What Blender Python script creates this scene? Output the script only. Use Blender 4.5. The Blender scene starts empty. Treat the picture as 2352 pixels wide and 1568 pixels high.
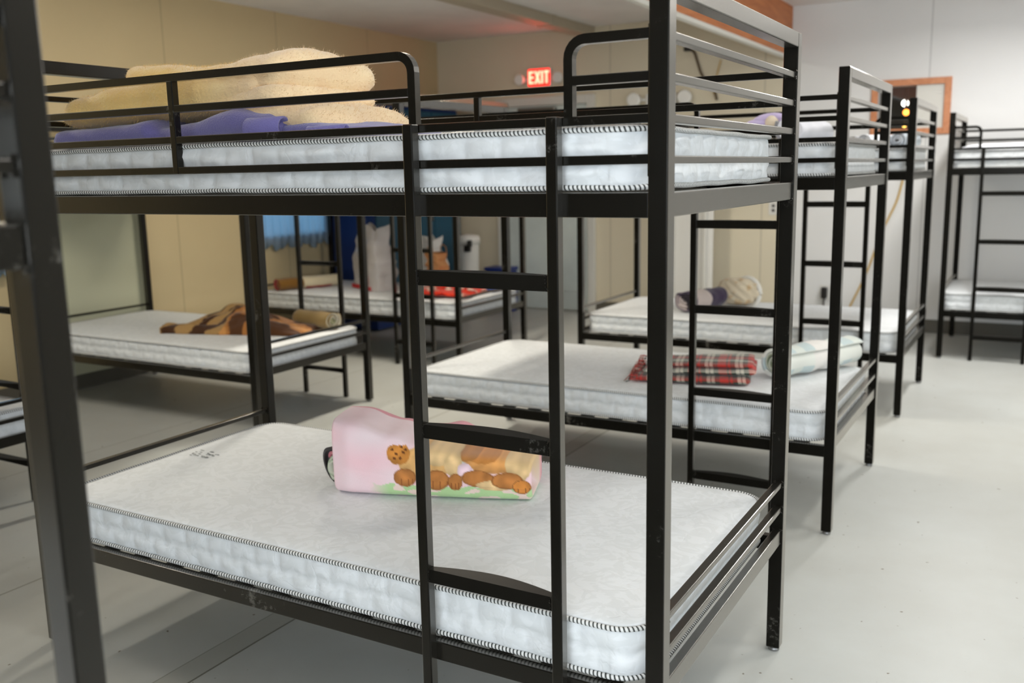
import bpy, bmesh, math, random
from mathutils import Vector, Matrix, noise
random.seed(7)
S = bpy.context.scene
COL = S.collection
PI = math.pi

# ------------------------------------------------------------------ camera
cam_d = bpy.data.cameras.new('camera'); cam = bpy.data.objects.new('camera', cam_d); COL.objects.link(cam); S.camera = cam
cR = Vector((0.86994, 0.49277, -0.01946)); cU = Vector((-0.07053, 0.16339, 0.98404)); cF = Vector((-0.48808, 0.85468, -0.17689))
m = Matrix((cR, cU, -cF)).transposed().to_4x4(); m.translation = Vector((0.61098, -1.64835, 1.40513)); cam.matrix_world = m
cam_d.sensor_width = 36; cam_d.sensor_fit = 'HORIZONTAL'; cam_d.lens = 2177 / 2352 * 36
cam_d.clip_start = 0.05; cam_d.clip_end = 60
cam_d.dof.use_dof = True; cam_d.dof.focus_distance = 2.25; cam_d.dof.aperture_fstop = 3.2

# ------------------------------------------------------------------ view, world
S.view_settings.view_transform = 'Standard'; S.view_settings.look = 'None'; S.view_settings.gamma = 1
S.view_settings.use_curve_mapping = False
S.view_settings.exposure = -0.06
W = bpy.data.worlds.new('world'); S.world = W; W.use_nodes = True
bg = W.node_tree.nodes['Background']; bg.inputs[0].default_value = (0.72, 0.86, 1.0, 1); bg.inputs[1].default_value = 3.4


def lin(c):
    r = []
    for v in c[:3]:
        v = v / 255.0
        r.append(v / 12.92 if v <= 0.04045 else ((v + 0.055) / 1.055) ** 2.4)
    return (r[0], r[1], r[2], 1)


def area(name, loc, rot, sx, sy, power, col):
    l = bpy.data.lights.new(name, 'AREA'); l.shape = 'RECTANGLE'; l.size = sx; l.size_y = sy; l.energy = power; l.color = col
    o = bpy.data.objects.new(name, l); COL.objects.link(o); o.location = loc; o.rotation_euler = rot
    return o


# fluorescent tubes of the aisle ceiling: the light each fixture gives (fixtures themselves are built below)
FIX = [(0.75, -2.6, 10), (0.75, -0.1, 12), (0.75, 2.4, 14), (2.3, 1.2, 24), (2.3, 4.6, 31)]
for i, (fx, fy, pw) in enumerate(FIX):
    area('tube_light', (fx, fy, 2.635), (0, 0, 0), 0.16, 1.2, pw, (1.0, 0.99, 0.97))
area('tube_light', (0.28, 5.15, 2.47), (0, 0, 0), 0.16, 1.2, 48, (1.0, 0.995, 0.985))
for fx, fy, pw in ((-3.7, 0.2, 46), (-2.7, 3.25, 58)): area('tube_light', (fx, fy, 2.635), (0, 0, 0), 0.16, 1.2, pw, (1.0, 0.93, 0.80))  # fixtures out of view, added to brighten the dark left half
# fill light added at made-up windows, unseen, in the right and front walls
RW = [(-3.7, -1.9), (-1.3, 0.5)]
for a, b_ in RW: area('window_daylight', (3.585, (a + b_) / 2, 1.5), (0, PI / 2, 0), 1.1, b_ - a - .1, 14, (0.86, 0.93, 1.0))
FW = [(-0.7, 1.1), (1.5, 3.2)]
for a, b_ in FW: area('window_daylight', ((a + b_) / 2, -4.185, 1.5), (PI / 2, 0, 0), b_ - a - .1, 1.1, 62, (0.86, 0.93, 1.0))


# ------------------------------------------------------------------ materials
def nt(name):
    mt = bpy.data.materials.new(name); mt.use_nodes = True
    n = mt.node_tree.nodes; l = mt.node_tree.links
    return mt, n, l, n['Principled BSDF']


def simple(name, col, rough=0.6, spec=0.5, metal=0.0, noise_amt=0.0, nscale=8, bump=0.0, bscale=200, sheen=0.0):
    mt, n, l, b = nt(name)
    b.inputs['Roughness'].default_value = rough; b.inputs['Specular IOR Level'].default_value = spec
    b.inputs['Metallic'].default_value = metal; b.inputs['Sheen Weight'].default_value = sheen
    c = lin(col)
    if noise_amt:
        tc = n.new('ShaderNodeTexCoord'); no = n.new('ShaderNodeTexNoise'); no.inputs['Scale'].default_value = nscale; no.inputs['Detail'].default_value = 5
        rp = n.new('ShaderNodeValToRGB')
        rp.color_ramp.elements[0].color = [x * (1 - noise_amt) for x in c[:3]] + [1]; rp.color_ramp.elements[1].color = [min(1, x * (1 + noise_amt)) for x in c[:3]] + [1]
        rp.color_ramp.elements[0].position = 0.3; rp.color_ramp.elements[1].position = 0.7
        l.new(tc.outputs['Object'], no.inputs['Vector']); l.new(no.outputs['Fac'], rp.inputs['Fac']); l.new(rp.outputs['Color'], b.inputs['Base Color'])
    else:
        b.inputs['Base Color'].default_value = c
    if bump:
        tc = n.new('ShaderNodeTexCoord'); no = n.new('ShaderNodeTexNoise'); no.inputs['Scale'].default_value = bscale; no.inputs['Detail'].default_value = 3
        bp = n.new('ShaderNodeBump'); bp.inputs['Strength'].default_value = bump; bp.inputs['Distance'].default_value = 0.002
        l.new(tc.outputs['Object'], no.inputs['Vector']); l.new(no.outputs['Fac'], bp.inputs['Height']); l.new(bp.outputs['Normal'], b.inputs['Normal'])
    return mt


def emis(name, col, s):
    mt, n, l, b = nt(name)
    b.inputs['Base Color'].default_value = lin(col); b.inputs['Emission Color'].default_value = lin(col); b.inputs['Emission Strength'].default_value = s
    return mt


def attr_mat(name, rough=0.95, bump=0.4, bscale=500, sheen=0.25):
    mt, n, l, b = nt(name)
    a = n.new('ShaderNodeVertexColor'); a.layer_name = 'Col'
    l.new(a.outputs['Color'], b.inputs['Base Color'])
    b.inputs['Roughness'].default_value = rough; b.inputs['Sheen Weight'].default_value = sheen; b.inputs['Specular IOR Level'].default_value = 0.15
    tc = n.new('ShaderNodeTexCoord'); no = n.new('ShaderNodeTexNoise'); no.inputs['Scale'].default_value = bscale; no.inputs['Detail'].default_value = 3
    bp = n.new('ShaderNodeBump'); bp.inputs['Strength'].default_value = bump; bp.inputs['Distance'].default_value = 0.003
    l.new(tc.outputs['Object'], no.inputs['Vector']); l.new(no.outputs['Fac'], bp.inputs['Height']); l.new(bp.outputs['Normal'], b.inputs['Normal'])
    return mt


def black_paint(name='black_enamel', gr=0.22, top=0.80):
    mt, n, l, b = nt(name)
    tc = n.new('ShaderNodeTexCoord')
    no = n.new('ShaderNodeTexNoise'); no.inputs['Scale'].default_value = 55; no.inputs['Detail'].default_value = 8; no.inputs['Roughness'].default_value = 0.75
    mk = n.new('ShaderNodeTexNoise'); mk.inputs['Scale'].default_value = 5; mk.inputs['Detail'].default_value = 2
    add = n.new('ShaderNodeMath'); add.operation = 'ADD'
    rp = n.new('ShaderNodeValToRGB'); rp.color_ramp.elements[0].position = 1.22 / 2; rp.color_ramp.elements[1].position = 1.5 / 2
    hv = n.new('ShaderNodeMath'); hv.operation = 'MULTIPLY'; hv.inputs[1].default_value = 0.5
    mx = n.new('ShaderNodeMix'); mx.data_type = 'RGBA'; mx.inputs['A'].default_value = (0.0042, 0.0036, 0.0022, 1); mx.inputs['B'].default_value = (0.16, 0.15, 0.13, 1)
    l.new(tc.outputs['Object'], no.inputs['Vector']); l.new(tc.outputs['Object'], mk.inputs['Vector'])
    l.new(no.outputs['Fac'], add.inputs[0]); l.new(mk.outputs['Fac'], add.inputs[1]); l.new(add.outputs[0], hv.inputs[0]); l.new(hv.outputs[0], rp.inputs['Fac'])
    l.new(rp.outputs['Color'], mx.inputs['Factor']); l.new(mx.outputs['Result'], b.inputs['Base Color'])
    b.inputs['Roughness'].default_value = 0.5; b.inputs['Specular IOR Level'].default_value = 0.04
    fn = n.new('ShaderNodeTexNoise'); fn.inputs['Scale'].default_value = 420; fn.inputs['Detail'].default_value = 2
    bp = n.new('ShaderNodeBump'); bp.inputs['Strength'].default_value = 0.10; bp.inputs['Distance'].default_value = 0.001
    l.new(tc.outputs['Object'], fn.inputs['Vector']); l.new(fn.outputs['Fac'], bp.inputs['Height']); l.new(bp.outputs['Normal'], b.inputs['Normal'])
    lw = n.new('ShaderNodeLayerWeight'); lw.inputs['Blend'].default_value = 0.5
    pw = n.new('ShaderNodeMath'); pw.operation = 'POWER'; pw.inputs[1].default_value = 2.3; l.new(lw.outputs['Facing'], pw.inputs[0])
    ma = n.new('ShaderNodeMath'); ma.operation = 'MULTIPLY_ADD'; ma.inputs[1].default_value = top; ma.inputs[2].default_value = 0.004; ma.use_clamp = True; l.new(pw.outputs[0], ma.inputs[0])
    gl = n.new('ShaderNodeBsdfGlossy'); gl.inputs['Roughness'].default_value = gr; gl.inputs['Color'].default_value = (1, .97, .92, 1); l.new(bp.outputs['Normal'], gl.inputs['Normal'])
    ms = n.new('ShaderNodeMixShader'); l.new(ma.outputs[0], ms.inputs[0]); l.new(b.outputs[0], ms.inputs[1]); l.new(gl.outputs[0], ms.inputs[2]); l.new(ms.outputs[0], n['Material Output'].inputs['Surface'])
    return mt


def floor_mat():
    mt, n, l, b = nt('floor_vinyl')
    tc = n.new('ShaderNodeTexCoord')
    no = n.new('ShaderNodeTexNoise'); no.inputs['Scale'].default_value = 1.3; no.inputs['Detail'].default_value = 7; no.inputs['Roughness'].default_value = 0.6
    rp = n.new('ShaderNodeValToRGB'); rp.color_ramp.elements[0].position = 0.3; rp.color_ramp.elements[1].position = 0.75
    rp.color_ramp.elements[0].color = (0.46, 0.46, 0.425, 1); rp.color_ramp.elements[1].color = (0.545, 0.56, 0.535, 1)
    sp = n.new('ShaderNodeTexNoise'); sp.inputs['Scale'].default_value = 38; sp.inputs['Detail'].default_value = 1
    r2 = n.new('ShaderNodeValToRGB'); r2.color_ramp.elements[0].position = 0.755; r2.color_ramp.elements[1].position = 0.80
    m1 = n.new('ShaderNodeMix'); m1.data_type = 'RGBA'; m1.inputs['B'].default_value = (0.16, 0.13, 0.09, 1)
    l.new(tc.outputs['Object'], no.inputs['Vector']); l.new(no.outputs['Fac'], rp.inputs['Fac'])
    l.new(tc.outputs['Object'], sp.inputs['Vector']); l.new(sp.outputs['Fac'], r2.inputs['Fac'])
    l.new(rp.outputs['Color'], m1.inputs['A']); l.new(r2.outputs['Color'], m1.inputs['Factor'])
    # joint strips running along the room
    sx = n.new('ShaderNodeSeparateXYZ'); l.new(tc.outputs['Object'], sx.inputs[0])
    wob = n.new('ShaderNodeTexNoise'); wob.inputs['Scale'].default_value = 3; l.new(tc.outputs['Object'], wob.inputs['Vector'])
    wm = n.new('ShaderNodeMath'); wm.operation = 'MULTIPLY_ADD'; wm.inputs[1].default_value = 0.008; l.new(wob.outputs['Fac'], wm.inputs[0]); l.new(sx.outputs['X'], wm.inputs[2])
    last = m1.outputs['Result']
    for x0, w, c, f in ((-1.47, 0.045, (0.40, 0.40, 0.36, 1), 0.75), (-1.425, 0.0035, (0.10, 0.09, 0.06, 1), 0.8), (-1.515, 0.002, (0.15, 0.14, 0.10, 1), 0.6), (-2.46, 0.004, (0.16, 0.14, 0.10, 1), 0.7), (-3.7, 0.003, (0.16, 0.14, 0.10, 1), 0.7), (0.98, 0.0015, (0.42, 0.41, 0.38, 1), 0.4)):
        s = n.new('ShaderNodeMath'); s.operation = 'SUBTRACT'; s.inputs[1].default_value = x0 + 0.004; l.new(wm.outputs[0], s.inputs[0])
        a = n.new('ShaderNodeMath'); a.operation = 'ABSOLUTE'; l.new(s.outputs[0], a.inputs[0])
        t = n.new('ShaderNodeMath'); t.operation = 'LESS_THAN'; t.inputs[1].default_value = w; l.new(a.outputs[0], t.inputs[0])
        g = n.new('ShaderNodeMath'); g.operation = 'MULTIPLY'; g.inputs[1].default_value = f; l.new(t.outputs[0], g.inputs[0])
        mm = n.new('ShaderNodeMix'); mm.data_type = 'RGBA'; mm.inputs['B'].default_value = c; l.new(last, mm.inputs['A']); l.new(g.outputs[0], mm.inputs['Factor']); last = mm.outputs['Result']
    l.new(last, b.inputs['Base Color'])
    b.inputs['Roughness'].default_value = 0.42; b.inputs['Specular IOR Level'].default_value = 0.35
    bp = n.new('ShaderNodeBump'); bp.inputs['Strength'].default_value = 0.06; bp.inputs['Distance'].default_value = 0.01
    l.new(no.outputs['Fac'], bp.inputs['Height']); l.new(bp.outputs['Normal'], b.inputs['Normal'])
    return mt


def wood_mat(name, c1, c2, sc=3):
    mt, n, l, b = nt(name)
    tc = n.new('ShaderNodeTexCoord'); mp = n.new('ShaderNodeMapping'); mp.inputs['Scale'].default_value = (6, 0.6, 6)
    no = n.new('ShaderNodeTexNoise'); no.inputs['Scale'].default_value = sc; no.inputs['Detail'].default_value = 6; no.inputs['Distortion'].default_value = 1.2
    rp = n.new('ShaderNodeValToRGB'); rp.color_ramp.elements[0].position = 0.3; rp.color_ramp.elements[1].position = 0.7
    rp.color_ramp.elements[0].color = lin(c1); rp.color_ramp.elements[1].color = lin(c2)
    l.new(tc.outputs['Object'], mp.inputs['Vector']); l.new(mp.outputs['Vector'], no.inputs['Vector']); l.new(no.outputs['Fac'], rp.inputs['Fac']); l.new(rp.outputs['Color'], b.inputs['Base Color'])
    b.inputs['Roughness'].default_value = 0.5
    return mt


def wall_mat(name, base, axis, seams, col2=None):
    """painted panelling with thin vertical joint lines where the sheets meet"""
    mt, n, l, b = nt(name)
    tc = n.new('ShaderNodeTexCoord'); sx = n.new('ShaderNodeSeparateXYZ'); l.new(tc.outputs['Object'], sx.inputs[0])
    no = n.new('ShaderNodeTexNoise'); no.inputs['Scale'].default_value = 2.2; no.inputs['Detail'].default_value = 5
    rp = n.new('ShaderNodeValToRGB'); rp.color_ramp.elements[0].color = [v * 0.95 for v in base] + [1]; rp.color_ramp.elements[1].color = [min(1, v * 1.04) for v in base] + [1]
    l.new(tc.outputs['Object'], no.inputs['Vector']); l.new(no.outputs['Fac'], rp.inputs['Fac'])
    last = rp.outputs['Color']
    for s0 in seams:
        s = n.new('ShaderNodeMath'); s.operation = 'SUBTRACT'; s.inputs[1].default_value = s0; l.new(sx.outputs[axis], s.inputs[0])
        a = n.new('ShaderNodeMath'); a.operation = 'ABSOLUTE'; l.new(s.outputs[0], a.inputs[0])
        t = n.new('ShaderNodeMath'); t.operation = 'LESS_THAN'; t.inputs[1].default_value = 0.006; l.new(a.outputs[0], t.inputs[0])
        g = n.new('ShaderNodeMath'); g.operation = 'MULTIPLY'; g.inputs[1].default_value = 0.45; l.new(t.outputs[0], g.inputs[0])
        mm = n.new('ShaderNodeMix'); mm.data_type = 'RGBA'; mm.inputs['B'].default_value = [v * 0.45 for v in base] + [1]
        l.new(last, mm.inputs['A']); l.new(g.outputs[0], mm.inputs['Factor']); last = mm.outputs['Result']
    l.new(last, b.inputs['Base Color']); b.inputs['Roughness'].default_value = 0.55; b.inputs['Specular IOR Level'].default_value = 0.3
    return mt


def mattress_mat():
    mt, n, l, b = nt('mattress_damask')
    tc = n.new('ShaderNodeTexCoord')
    # woven swirl ticking: slight gloss and relief differences
    wv = n.new('ShaderNodeTexNoise'); wv.inputs['Scale'].default_value = 13; wv.inputs['Detail'].default_value = 2; wv.inputs['Distortion'].default_value = 3.0
    rp = n.new('ShaderNodeValToRGB'); rp.color_ramp.elements[0].position = 0.47; rp.color_ramp.elements[1].position = 0.53
    rp.color_ramp.elements[0].color = (0.69, 0.71, 0.715, 1); rp.color_ramp.elements[1].color = (0.735, 0.755, 0.765, 1)
    l.new(tc.outputs['Object'], wv.inputs['Vector']); l.new(wv.outputs['Fac'], rp.inputs['Fac']); l.new(rp.outputs['Color'], b.inputs['Base Color'])
    big = n.new('ShaderNodeTexNoise'); big.inputs['Scale'].default_value = 9; big.inputs['Detail'].default_value = 4; big.inputs['Distortion'].default_value = 0.8
    l.new(tc.outputs['Object'], big.inputs['Vector'])
    vo = n.new('ShaderNodeTexVoronoi'); vo.feature = 'DISTANCE_TO_EDGE'; vo.inputs['Scale'].default_value = 11
    wp = n.new('ShaderNodeMix'); wp.data_type = 'VECTOR'; wp.inputs['Factor'].default_value = 0.12
    l.new(tc.outputs['Object'], wp.inputs['A']); l.new(big.outputs['Color'], wp.inputs['B']); l.new(wp.outputs['Result'], vo.inputs['Vector'])
    st = n.new('ShaderNodeMath'); st.operation = 'MINIMUM'; st.inputs[1].default_value = 0.06; l.new(vo.outputs['Distance'], st.inputs[0])
    su = n.new('ShaderNodeMath'); su.operation = 'MULTIPLY_ADD'; su.inputs[1].default_value = 5.0; l.new(st.outputs[0], su.inputs[0]); l.new(big.outputs['Fac'], su.inputs[2])
    bp = n.new('ShaderNodeBump'); bp.inputs['Strength'].default_value = 0.30; bp.inputs['Distance'].default_value = 0.005
    l.new(su.outputs[0], bp.inputs['Height'])
    fi = n.new('ShaderNodeTexNoise'); fi.inputs['Scale'].default_value = 340; fi.inputs['Detail'].default_value = 2; l.new(tc.outputs['Object'], fi.inputs['Vector'])
    b2 = n.new('ShaderNodeBump'); b2.inputs['Strength'].default_value = 0.18; b2.inputs['Distance'].default_value = 0.001
    l.new(fi.outputs['Fac'], b2.inputs['Height']); l.new(bp.outputs['Normal'], b2.inputs['Normal']); l.new(b2.outputs['Normal'], b.inputs['Normal'])
    b.inputs['Roughness'].default_value = 0.62; b.inputs['Sheen Weight'].default_value = 0.1; b.inputs['Specular IOR Level'].default_value = 0.35
    return mt


def piping_mat():
    mt, n, l, b = nt('striped_piping')
    uv = n.new('ShaderNodeUVMap'); uv.uv_map = 'UVMap'; sx = n.new('ShaderNodeSeparateXYZ'); l.new(uv.outputs['UV'], sx.inputs[0])
    k = n.new('ShaderNodeMath'); k.operation = 'MULTIPLY'; k.inputs[1].default_value = 1 / 0.0092; l.new(sx.outputs['X'], k.inputs[0])
    a = n.new('ShaderNodeMath'); a.operation = 'ADD'; l.new(k.outputs[0], a.inputs[0]); l.new(sx.outputs['Y'], a.inputs[1])
    f = n.new('ShaderNodeMath'); f.operation = 'FRACT'; l.new(a.outputs[0], f.inputs[0])
    t = n.new('ShaderNodeMath'); t.operation = 'LESS_THAN'; t.inputs[1].default_value = 0.40; l.new(f.outputs[0], t.inputs[0])
    mm = n.new('ShaderNodeMix'); mm.data_type = 'RGBA'; mm.inputs['A'].default_value = (0.72, 0.72, 0.70, 1); mm.inputs['B'].default_value = (0.055, 0.06, 0.055, 1)
    l.new(t.outputs[0], mm.inputs['Factor']); l.new(mm.outputs['Result'], b.inputs['Base Color']); b.inputs['Roughness'].default_value = 0.7
    return mt


def tartan_mat():
    mt, n, l, b = nt('tartan_wool')
    uv = n.new('ShaderNodeUVMap'); uv.uv_map = 'UVMap'; sx = n.new('ShaderNodeSeparateXYZ'); l.new(uv.outputs['UV'], sx.inputs[0])
    outs = []
    for ax in ('X', 'Y'):
        k = n.new('ShaderNodeMath'); k.operation = 'MULTIPLY'; k.inputs[1].default_value = 1 / 0.13; l.new(sx.outputs[ax], k.inputs[0])
        f = n.new('ShaderNodeMath'); f.operation = 'FRACT'; l.new(k.outputs[0], f.inputs[0])
        rp = n.new('ShaderNodeValToRGB'); rp.color_ramp.interpolation = 'CONSTANT'
        cs = [(0, (0.50, 0.03, 0.02)), (0.20, (0.02, 0.04, 0.03)), (0.26, (0.50, 0.03, 0.02)), (0.34, (0.03, 0.05, 0.035)), (0.50, (0.62, 0.58, 0.48)), (0.62, (0.02, 0.03, 0.03)), (0.65, (0.62, 0.58, 0.48)), (0.76, (0.03, 0.06, 0.045)), (0.92, (0.50, 0.03, 0.02))]
        e = rp.color_ramp.elements
        e[0].position = 0; e[0].color = (*cs[0][1], 1); e[1].position = cs[1][0]; e[1].color = (*cs[1][1], 1)
        for p, c in cs[2:]:
            q = e.new(p); q.color = (*c, 1)
        l.new(f.outputs[0], rp.inputs['Fac']); outs.append(rp.outputs['Color'])
    mm = n.new('ShaderNodeMix'); mm.data_type = 'RGBA'; mm.inputs['Factor'].default_value = 0.5; l.new(outs[0], mm.inputs['A']); l.new(outs[1], mm.inputs['B'])
    l.new(mm.outputs['Result'], b.inputs['Base Color']); b.inputs['Roughness'].default_value = 0.95; b.inputs['Sheen Weight'].default_value = 0.2
    return mt


def glass_mat():
    mt, n, l, b = nt('window_glass')
    tr = n.new('ShaderNodeBsdfTransparent'); gl = n.new('ShaderNodeBsdfGlossy'); gl.inputs['Roughness'].default_value = 0.02
    mx = n.new('ShaderNodeMixShader'); mx.inputs[0].default_value = 0.07; l.new(tr.outputs[0], mx.inputs[1]); l.new(gl.outputs[0], mx.inputs[2])
    l.new(mx.outputs[0], n['Material Output'].inputs['Surface'])
    return mt


def lace_mat():
    mt, n, l, b = nt('lace_curtain')
    tl = n.new('ShaderNodeBsdfTranslucent'); tl.inputs['Color'].default_value = (0.36, 0.52, 0.62, 1)
    df = n.new('ShaderNodeBsdfDiffuse'); df.inputs['Color'].default_value = (0.55, 0.66, 0.78, 1)
    mx = n.new('ShaderNodeMixShader'); mx.inputs[0].default_value = 0.4; l.new(tl.outputs[0], mx.inputs[1]); l.new(df.outputs[0], mx.inputs[2])
    l.new(mx.outputs[0], n['Material Output'].inputs['Surface'])
    return mt


BLACK = black_paint()
WORN = black_paint('worn_tread_enamel', 0.55, 0.12)
MATT = mattress_mat(); PIPE = piping_mat()
M = {
    'glide': simple('steel_glide', (150, 150, 150), 0.35, 0.6, 0.8), 'rubber': simple('black_rubber', (24, 22, 20), 0.7),
    'slat': simple('dark_slat', (70, 66, 56), 0.5, 0.5, 0.0, 0.2, 12),
    'ceiling': simple('ceiling_paint', (232, 229, 226), 0.9, 0.2, 0, 0.04, 3), 'trimw': simple('white_trim', (214, 212, 204), 0.45),
    'base': simple('grey_baseboard', (92, 88, 78), 0.6), 'doorm': simple('grey_blue_door', (204, 212, 208), 0.5, 0.4, 0, 0.05, 6), 'hinge': simple('door_metal', (120, 118, 112), 0.35, 0.5, 0.9),
    'header': wood_mat('orange_pine', (176, 98, 46), (206, 128, 70)), 'frame': wood_mat('orange_frame', (186, 116, 74), (212, 146, 104)),
    'duct': simple('duct_paint', (176, 166, 146), 0.5), 'tube': emis('tube_diffuser', (255, 246, 232), 4.0), 'housing': simple('fixture_white', (225, 225, 222), 0.4),
    'cab': simple('navy_cabinet', (24, 52, 110), 0.5, 0.4, 0, 0.1, 3), 'cabs': simple('teal_cabinet', (22, 74, 98), 0.5, 0.4, 0, 0.1, 3), 'knob': simple('white_knob', (220, 220, 220), 0.4),
    'board': simple('pale_board', (205, 180, 158), 0.6, 0.3, 0, 0.05, 4), 'white': simple('white_plastic', (222, 220, 214), 0.45, 0.5), 'bin': simple('blue_plastic', (32, 50, 120), 0.4, 0.5),
    'cable': simple('brown_cable', (86, 66, 40), 0.6), 'yellow': simple('yellow_cord', (205, 170, 96), 0.6), 'plug': simple('black_plug', (22, 18, 16), 0.4),
    'lens': simple('lamp_lens', (236, 235, 230), 0.25, 0.6), 'dark': simple('dark_room', (34, 26, 20), 0.9), 'purple': attr_mat('purple_fleece', 0.95, 0.8, 260, 0.5),
    'cloth': attr_mat('printed_fleece'), 'terry': attr_mat('yellow_terry', 0.95, 1.0, 130, 0.4), 'tartan': tartan_mat(), 'glass': glass_mat(), 'lace': lace_mat(),
    'alum': simple('window_frame_white', (200, 205, 210), 0.4), 'exitred': emis('exit_red', (255, 26, 16), 2.6), 'exitlet': emis('exit_letters', (255, 120, 96), 5.0),
    'bag': simple('plastic_bag', (188, 182, 178), 0.35, 0.5, 0, 0.05, 6), 'inkd': simple('brown_ink', (70, 46, 42), 0.6), 'inkr': simple('red_ink', (190, 28, 30), 0.6),
    'paper': simple('tan_paper', (206, 150, 100), 0.8, 0.2, 0, 0.08, 5), 'label': simple('grey_label', (150, 152, 150), 0.7, 0.3, 0, 0.5, 160),
    'bulbo': emis('orange_bulb', (255, 150, 60), 6), 'bulby': emis('yellow_bulb', (255, 200, 90), 5), 'bulbw': emis('white_bulb', (255, 250, 240), 6), 'shade': simple('olive_shade', (180, 176, 150), 0.8),
}


# ------------------------------------------------------------------ helpers
def tag(o, label=None, cat=None, group=None, kind=None):
    if label: o['label'] = label
    if cat: o['category'] = cat
    if group: o['group'] = group
    if kind: o['kind'] = kind
    return o


def empty(name, loc=(0, 0, 0), rz=0.0):
    o = bpy.data.objects.new(name, None); COL.objects.link(o); o.location = loc; o.rotation_euler = (0, 0, rz); o.empty_display_size = 0.1
    return o


def obj(name, bm, mat, parent=None, smooth=False, recalc=True):
    if recalc: bmesh.ops.recalc_face_normals(bm, faces=bm.faces)
    me = bpy.data.meshes.new(name); bm.to_mesh(me); bm.free()
    for x in (mat if isinstance(mat, (list, tuple)) else [mat]): me.materials.append(x)
    if smooth:
        for p in me.polygons: p.use_smooth = True
    o = bpy.data.objects.new(name, me); COL.objects.link(o)
    if parent: o.parent = parent
    return o


def box(bm, a, b, bev=0.0, seg=2, mi=0, sg=(1, 1)):
    x0, x1 = sorted((a[0] * sg[0], b[0] * sg[0])); y0, y1 = sorted((a[1] * sg[1], b[1] * sg[1])); z0, z1 = sorted((a[2], b[2]))
    r = bmesh.ops.create_cube(bm, size=1.0)
    vs = r['verts']
    for v in vs:
        v.co = Vector((x0 + (v.co.x + .5) * (x1 - x0), y0 + (v.co.y + .5) * (y1 - y0), z0 + (v.co.z + .5) * (z1 - z0)))
    fs = set(f for v in vs for f in v.link_faces)
    for f in fs: f.material_index = mi
    if bev > 0:
        es = list(set(e for v in vs for e in v.link_edges))
        bmesh.ops.bevel(bm, geom=es, offset=bev, segments=seg, affect='EDGES', profile=0.5)


def nb(name, a, b, mat, parent=None, bev=0.0, sg=(1, 1)):
    bm = bmesh.new(); box(bm, a, b, bev, sg=sg)
    return obj(name, bm, mat, parent)


def sweep(bm, pts, w, h, up=Vector((0, 0, 1)), n=0, mi=0, cap=True, uvl=None, closed=False, twist=0.0):
    """sweep a rectangle (n=0) or n-gon of half sizes w,h along pts"""
    rings = []; L = len(pts); acc = 0; lens = []
    for i, p in enumerate(pts):
        p = Vector(p)
        if closed: t = Vector(pts[(i + 1) % L]) - Vector(pts[i - 1])
        else: t = Vector(pts[min(i + 1, L - 1)]) - Vector(pts[max(i - 1, 0)])
        t.normalize(); s = t.cross(up)
        if s.length < 1e-4: s = Vector((1, 0, 0))
        s.normalize(); u = s.cross(t).normalized()
        if i: acc += (p - Vector(pts[i - 1])).length
        lens.append(acc)
        if n: prof = [(math.cos(2 * PI * k / n) * w, math.sin(2 * PI * k / n) * h) for k in range(n)]
        else: prof = [(-w, -h), (w, -h), (w, h), (-w, h)]
        rings.append([bm.verts.new(p + s * a + u * b) for a, b in prof])
    K = len(rings[0]); tot = acc + (Vector(pts[0]) - Vector(pts[-1])).length
    for i in range(L if closed else L - 1):
        j = (i + 1) % L
        for k in range(K):
            k2 = (k + 1) % K
            f = bm.faces.new((rings[i][k], rings[i][k2], rings[j][k2], rings[j][k])); f.material_index = mi; f.smooth = n > 0
            if uvl:
                u0 = lens[i]; u1 = lens[j] if j else tot
                for lp, (uu, vv) in zip(f.loops, ((u0, k / K), (u0, (k + 1) / K), (u1, (k + 1) / K), (u1, k / K))): lp[uvl].uv = (uu, vv)
    if cap and not closed:
        bm.faces.new(rings[0][::-1]).material_index = mi; bm.faces.new(rings[-1]).material_index = mi


def lathe(bm, prof, cx, cy, n=24, mi=0, axis='z'):
    rings = []
    for r, z in prof:
        ring = []
        for k in range(n):
            a = 2 * PI * k / n; p = Vector((math.cos(a) * r, math.sin(a) * r, z))
            if axis == 'y': p = Vector((p.x, -p.z, p.y))
            ring.append(bm.verts.new(p + Vector((cx[0], cx[1], cx[2]))))
        rings.append(ring)
    for i in range(len(rings) - 1):
        for k in range(n):
            f = bm.faces.new((rings[i][k], rings[i][(k + 1) % n], rings[i + 1][(k + 1) % n], rings[i + 1][k])); f.smooth = True; f.material_index = mi
    bm.faces.new(rings[0][::-1]).material_index = mi; bm.faces.new(rings[-1]).material_index = mi


def copy_tree(o, parent=None):
    c = o.copy(); COL.objects.link(c); c.parent = parent
    for ch in list(o.children): copy_tree(ch, c)
    return c


# ------------------------------------------------------------------ room shell
XL, XR, YB, YF, ZC = -5.116, 3.6, 6.92, -4.2, 2.74
WALLC = (0.60, 0.485, 0.285)
tag(nb('floor', (XL - .2, YF - .2, -0.1), (XR + .2, YB + .2, 0), floor_mat()), kind='structure')
tag(nb('ceiling', (XL - .2, YF - .2, ZC), (XR + .2, YB + .2, ZC + .1), M['ceiling']), kind='structure')
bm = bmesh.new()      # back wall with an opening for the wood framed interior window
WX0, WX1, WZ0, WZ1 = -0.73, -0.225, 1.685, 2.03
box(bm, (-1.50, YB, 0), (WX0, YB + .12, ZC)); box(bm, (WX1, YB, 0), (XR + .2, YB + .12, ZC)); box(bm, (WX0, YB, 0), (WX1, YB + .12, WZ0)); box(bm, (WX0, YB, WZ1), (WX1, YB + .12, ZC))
tag(obj('wall_back_right', bm, wall_mat('white_wall_paint', (0.76, 0.755, 0.74), 'X', (-0.345, 0.875, 2.1))), kind='structure')
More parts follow.
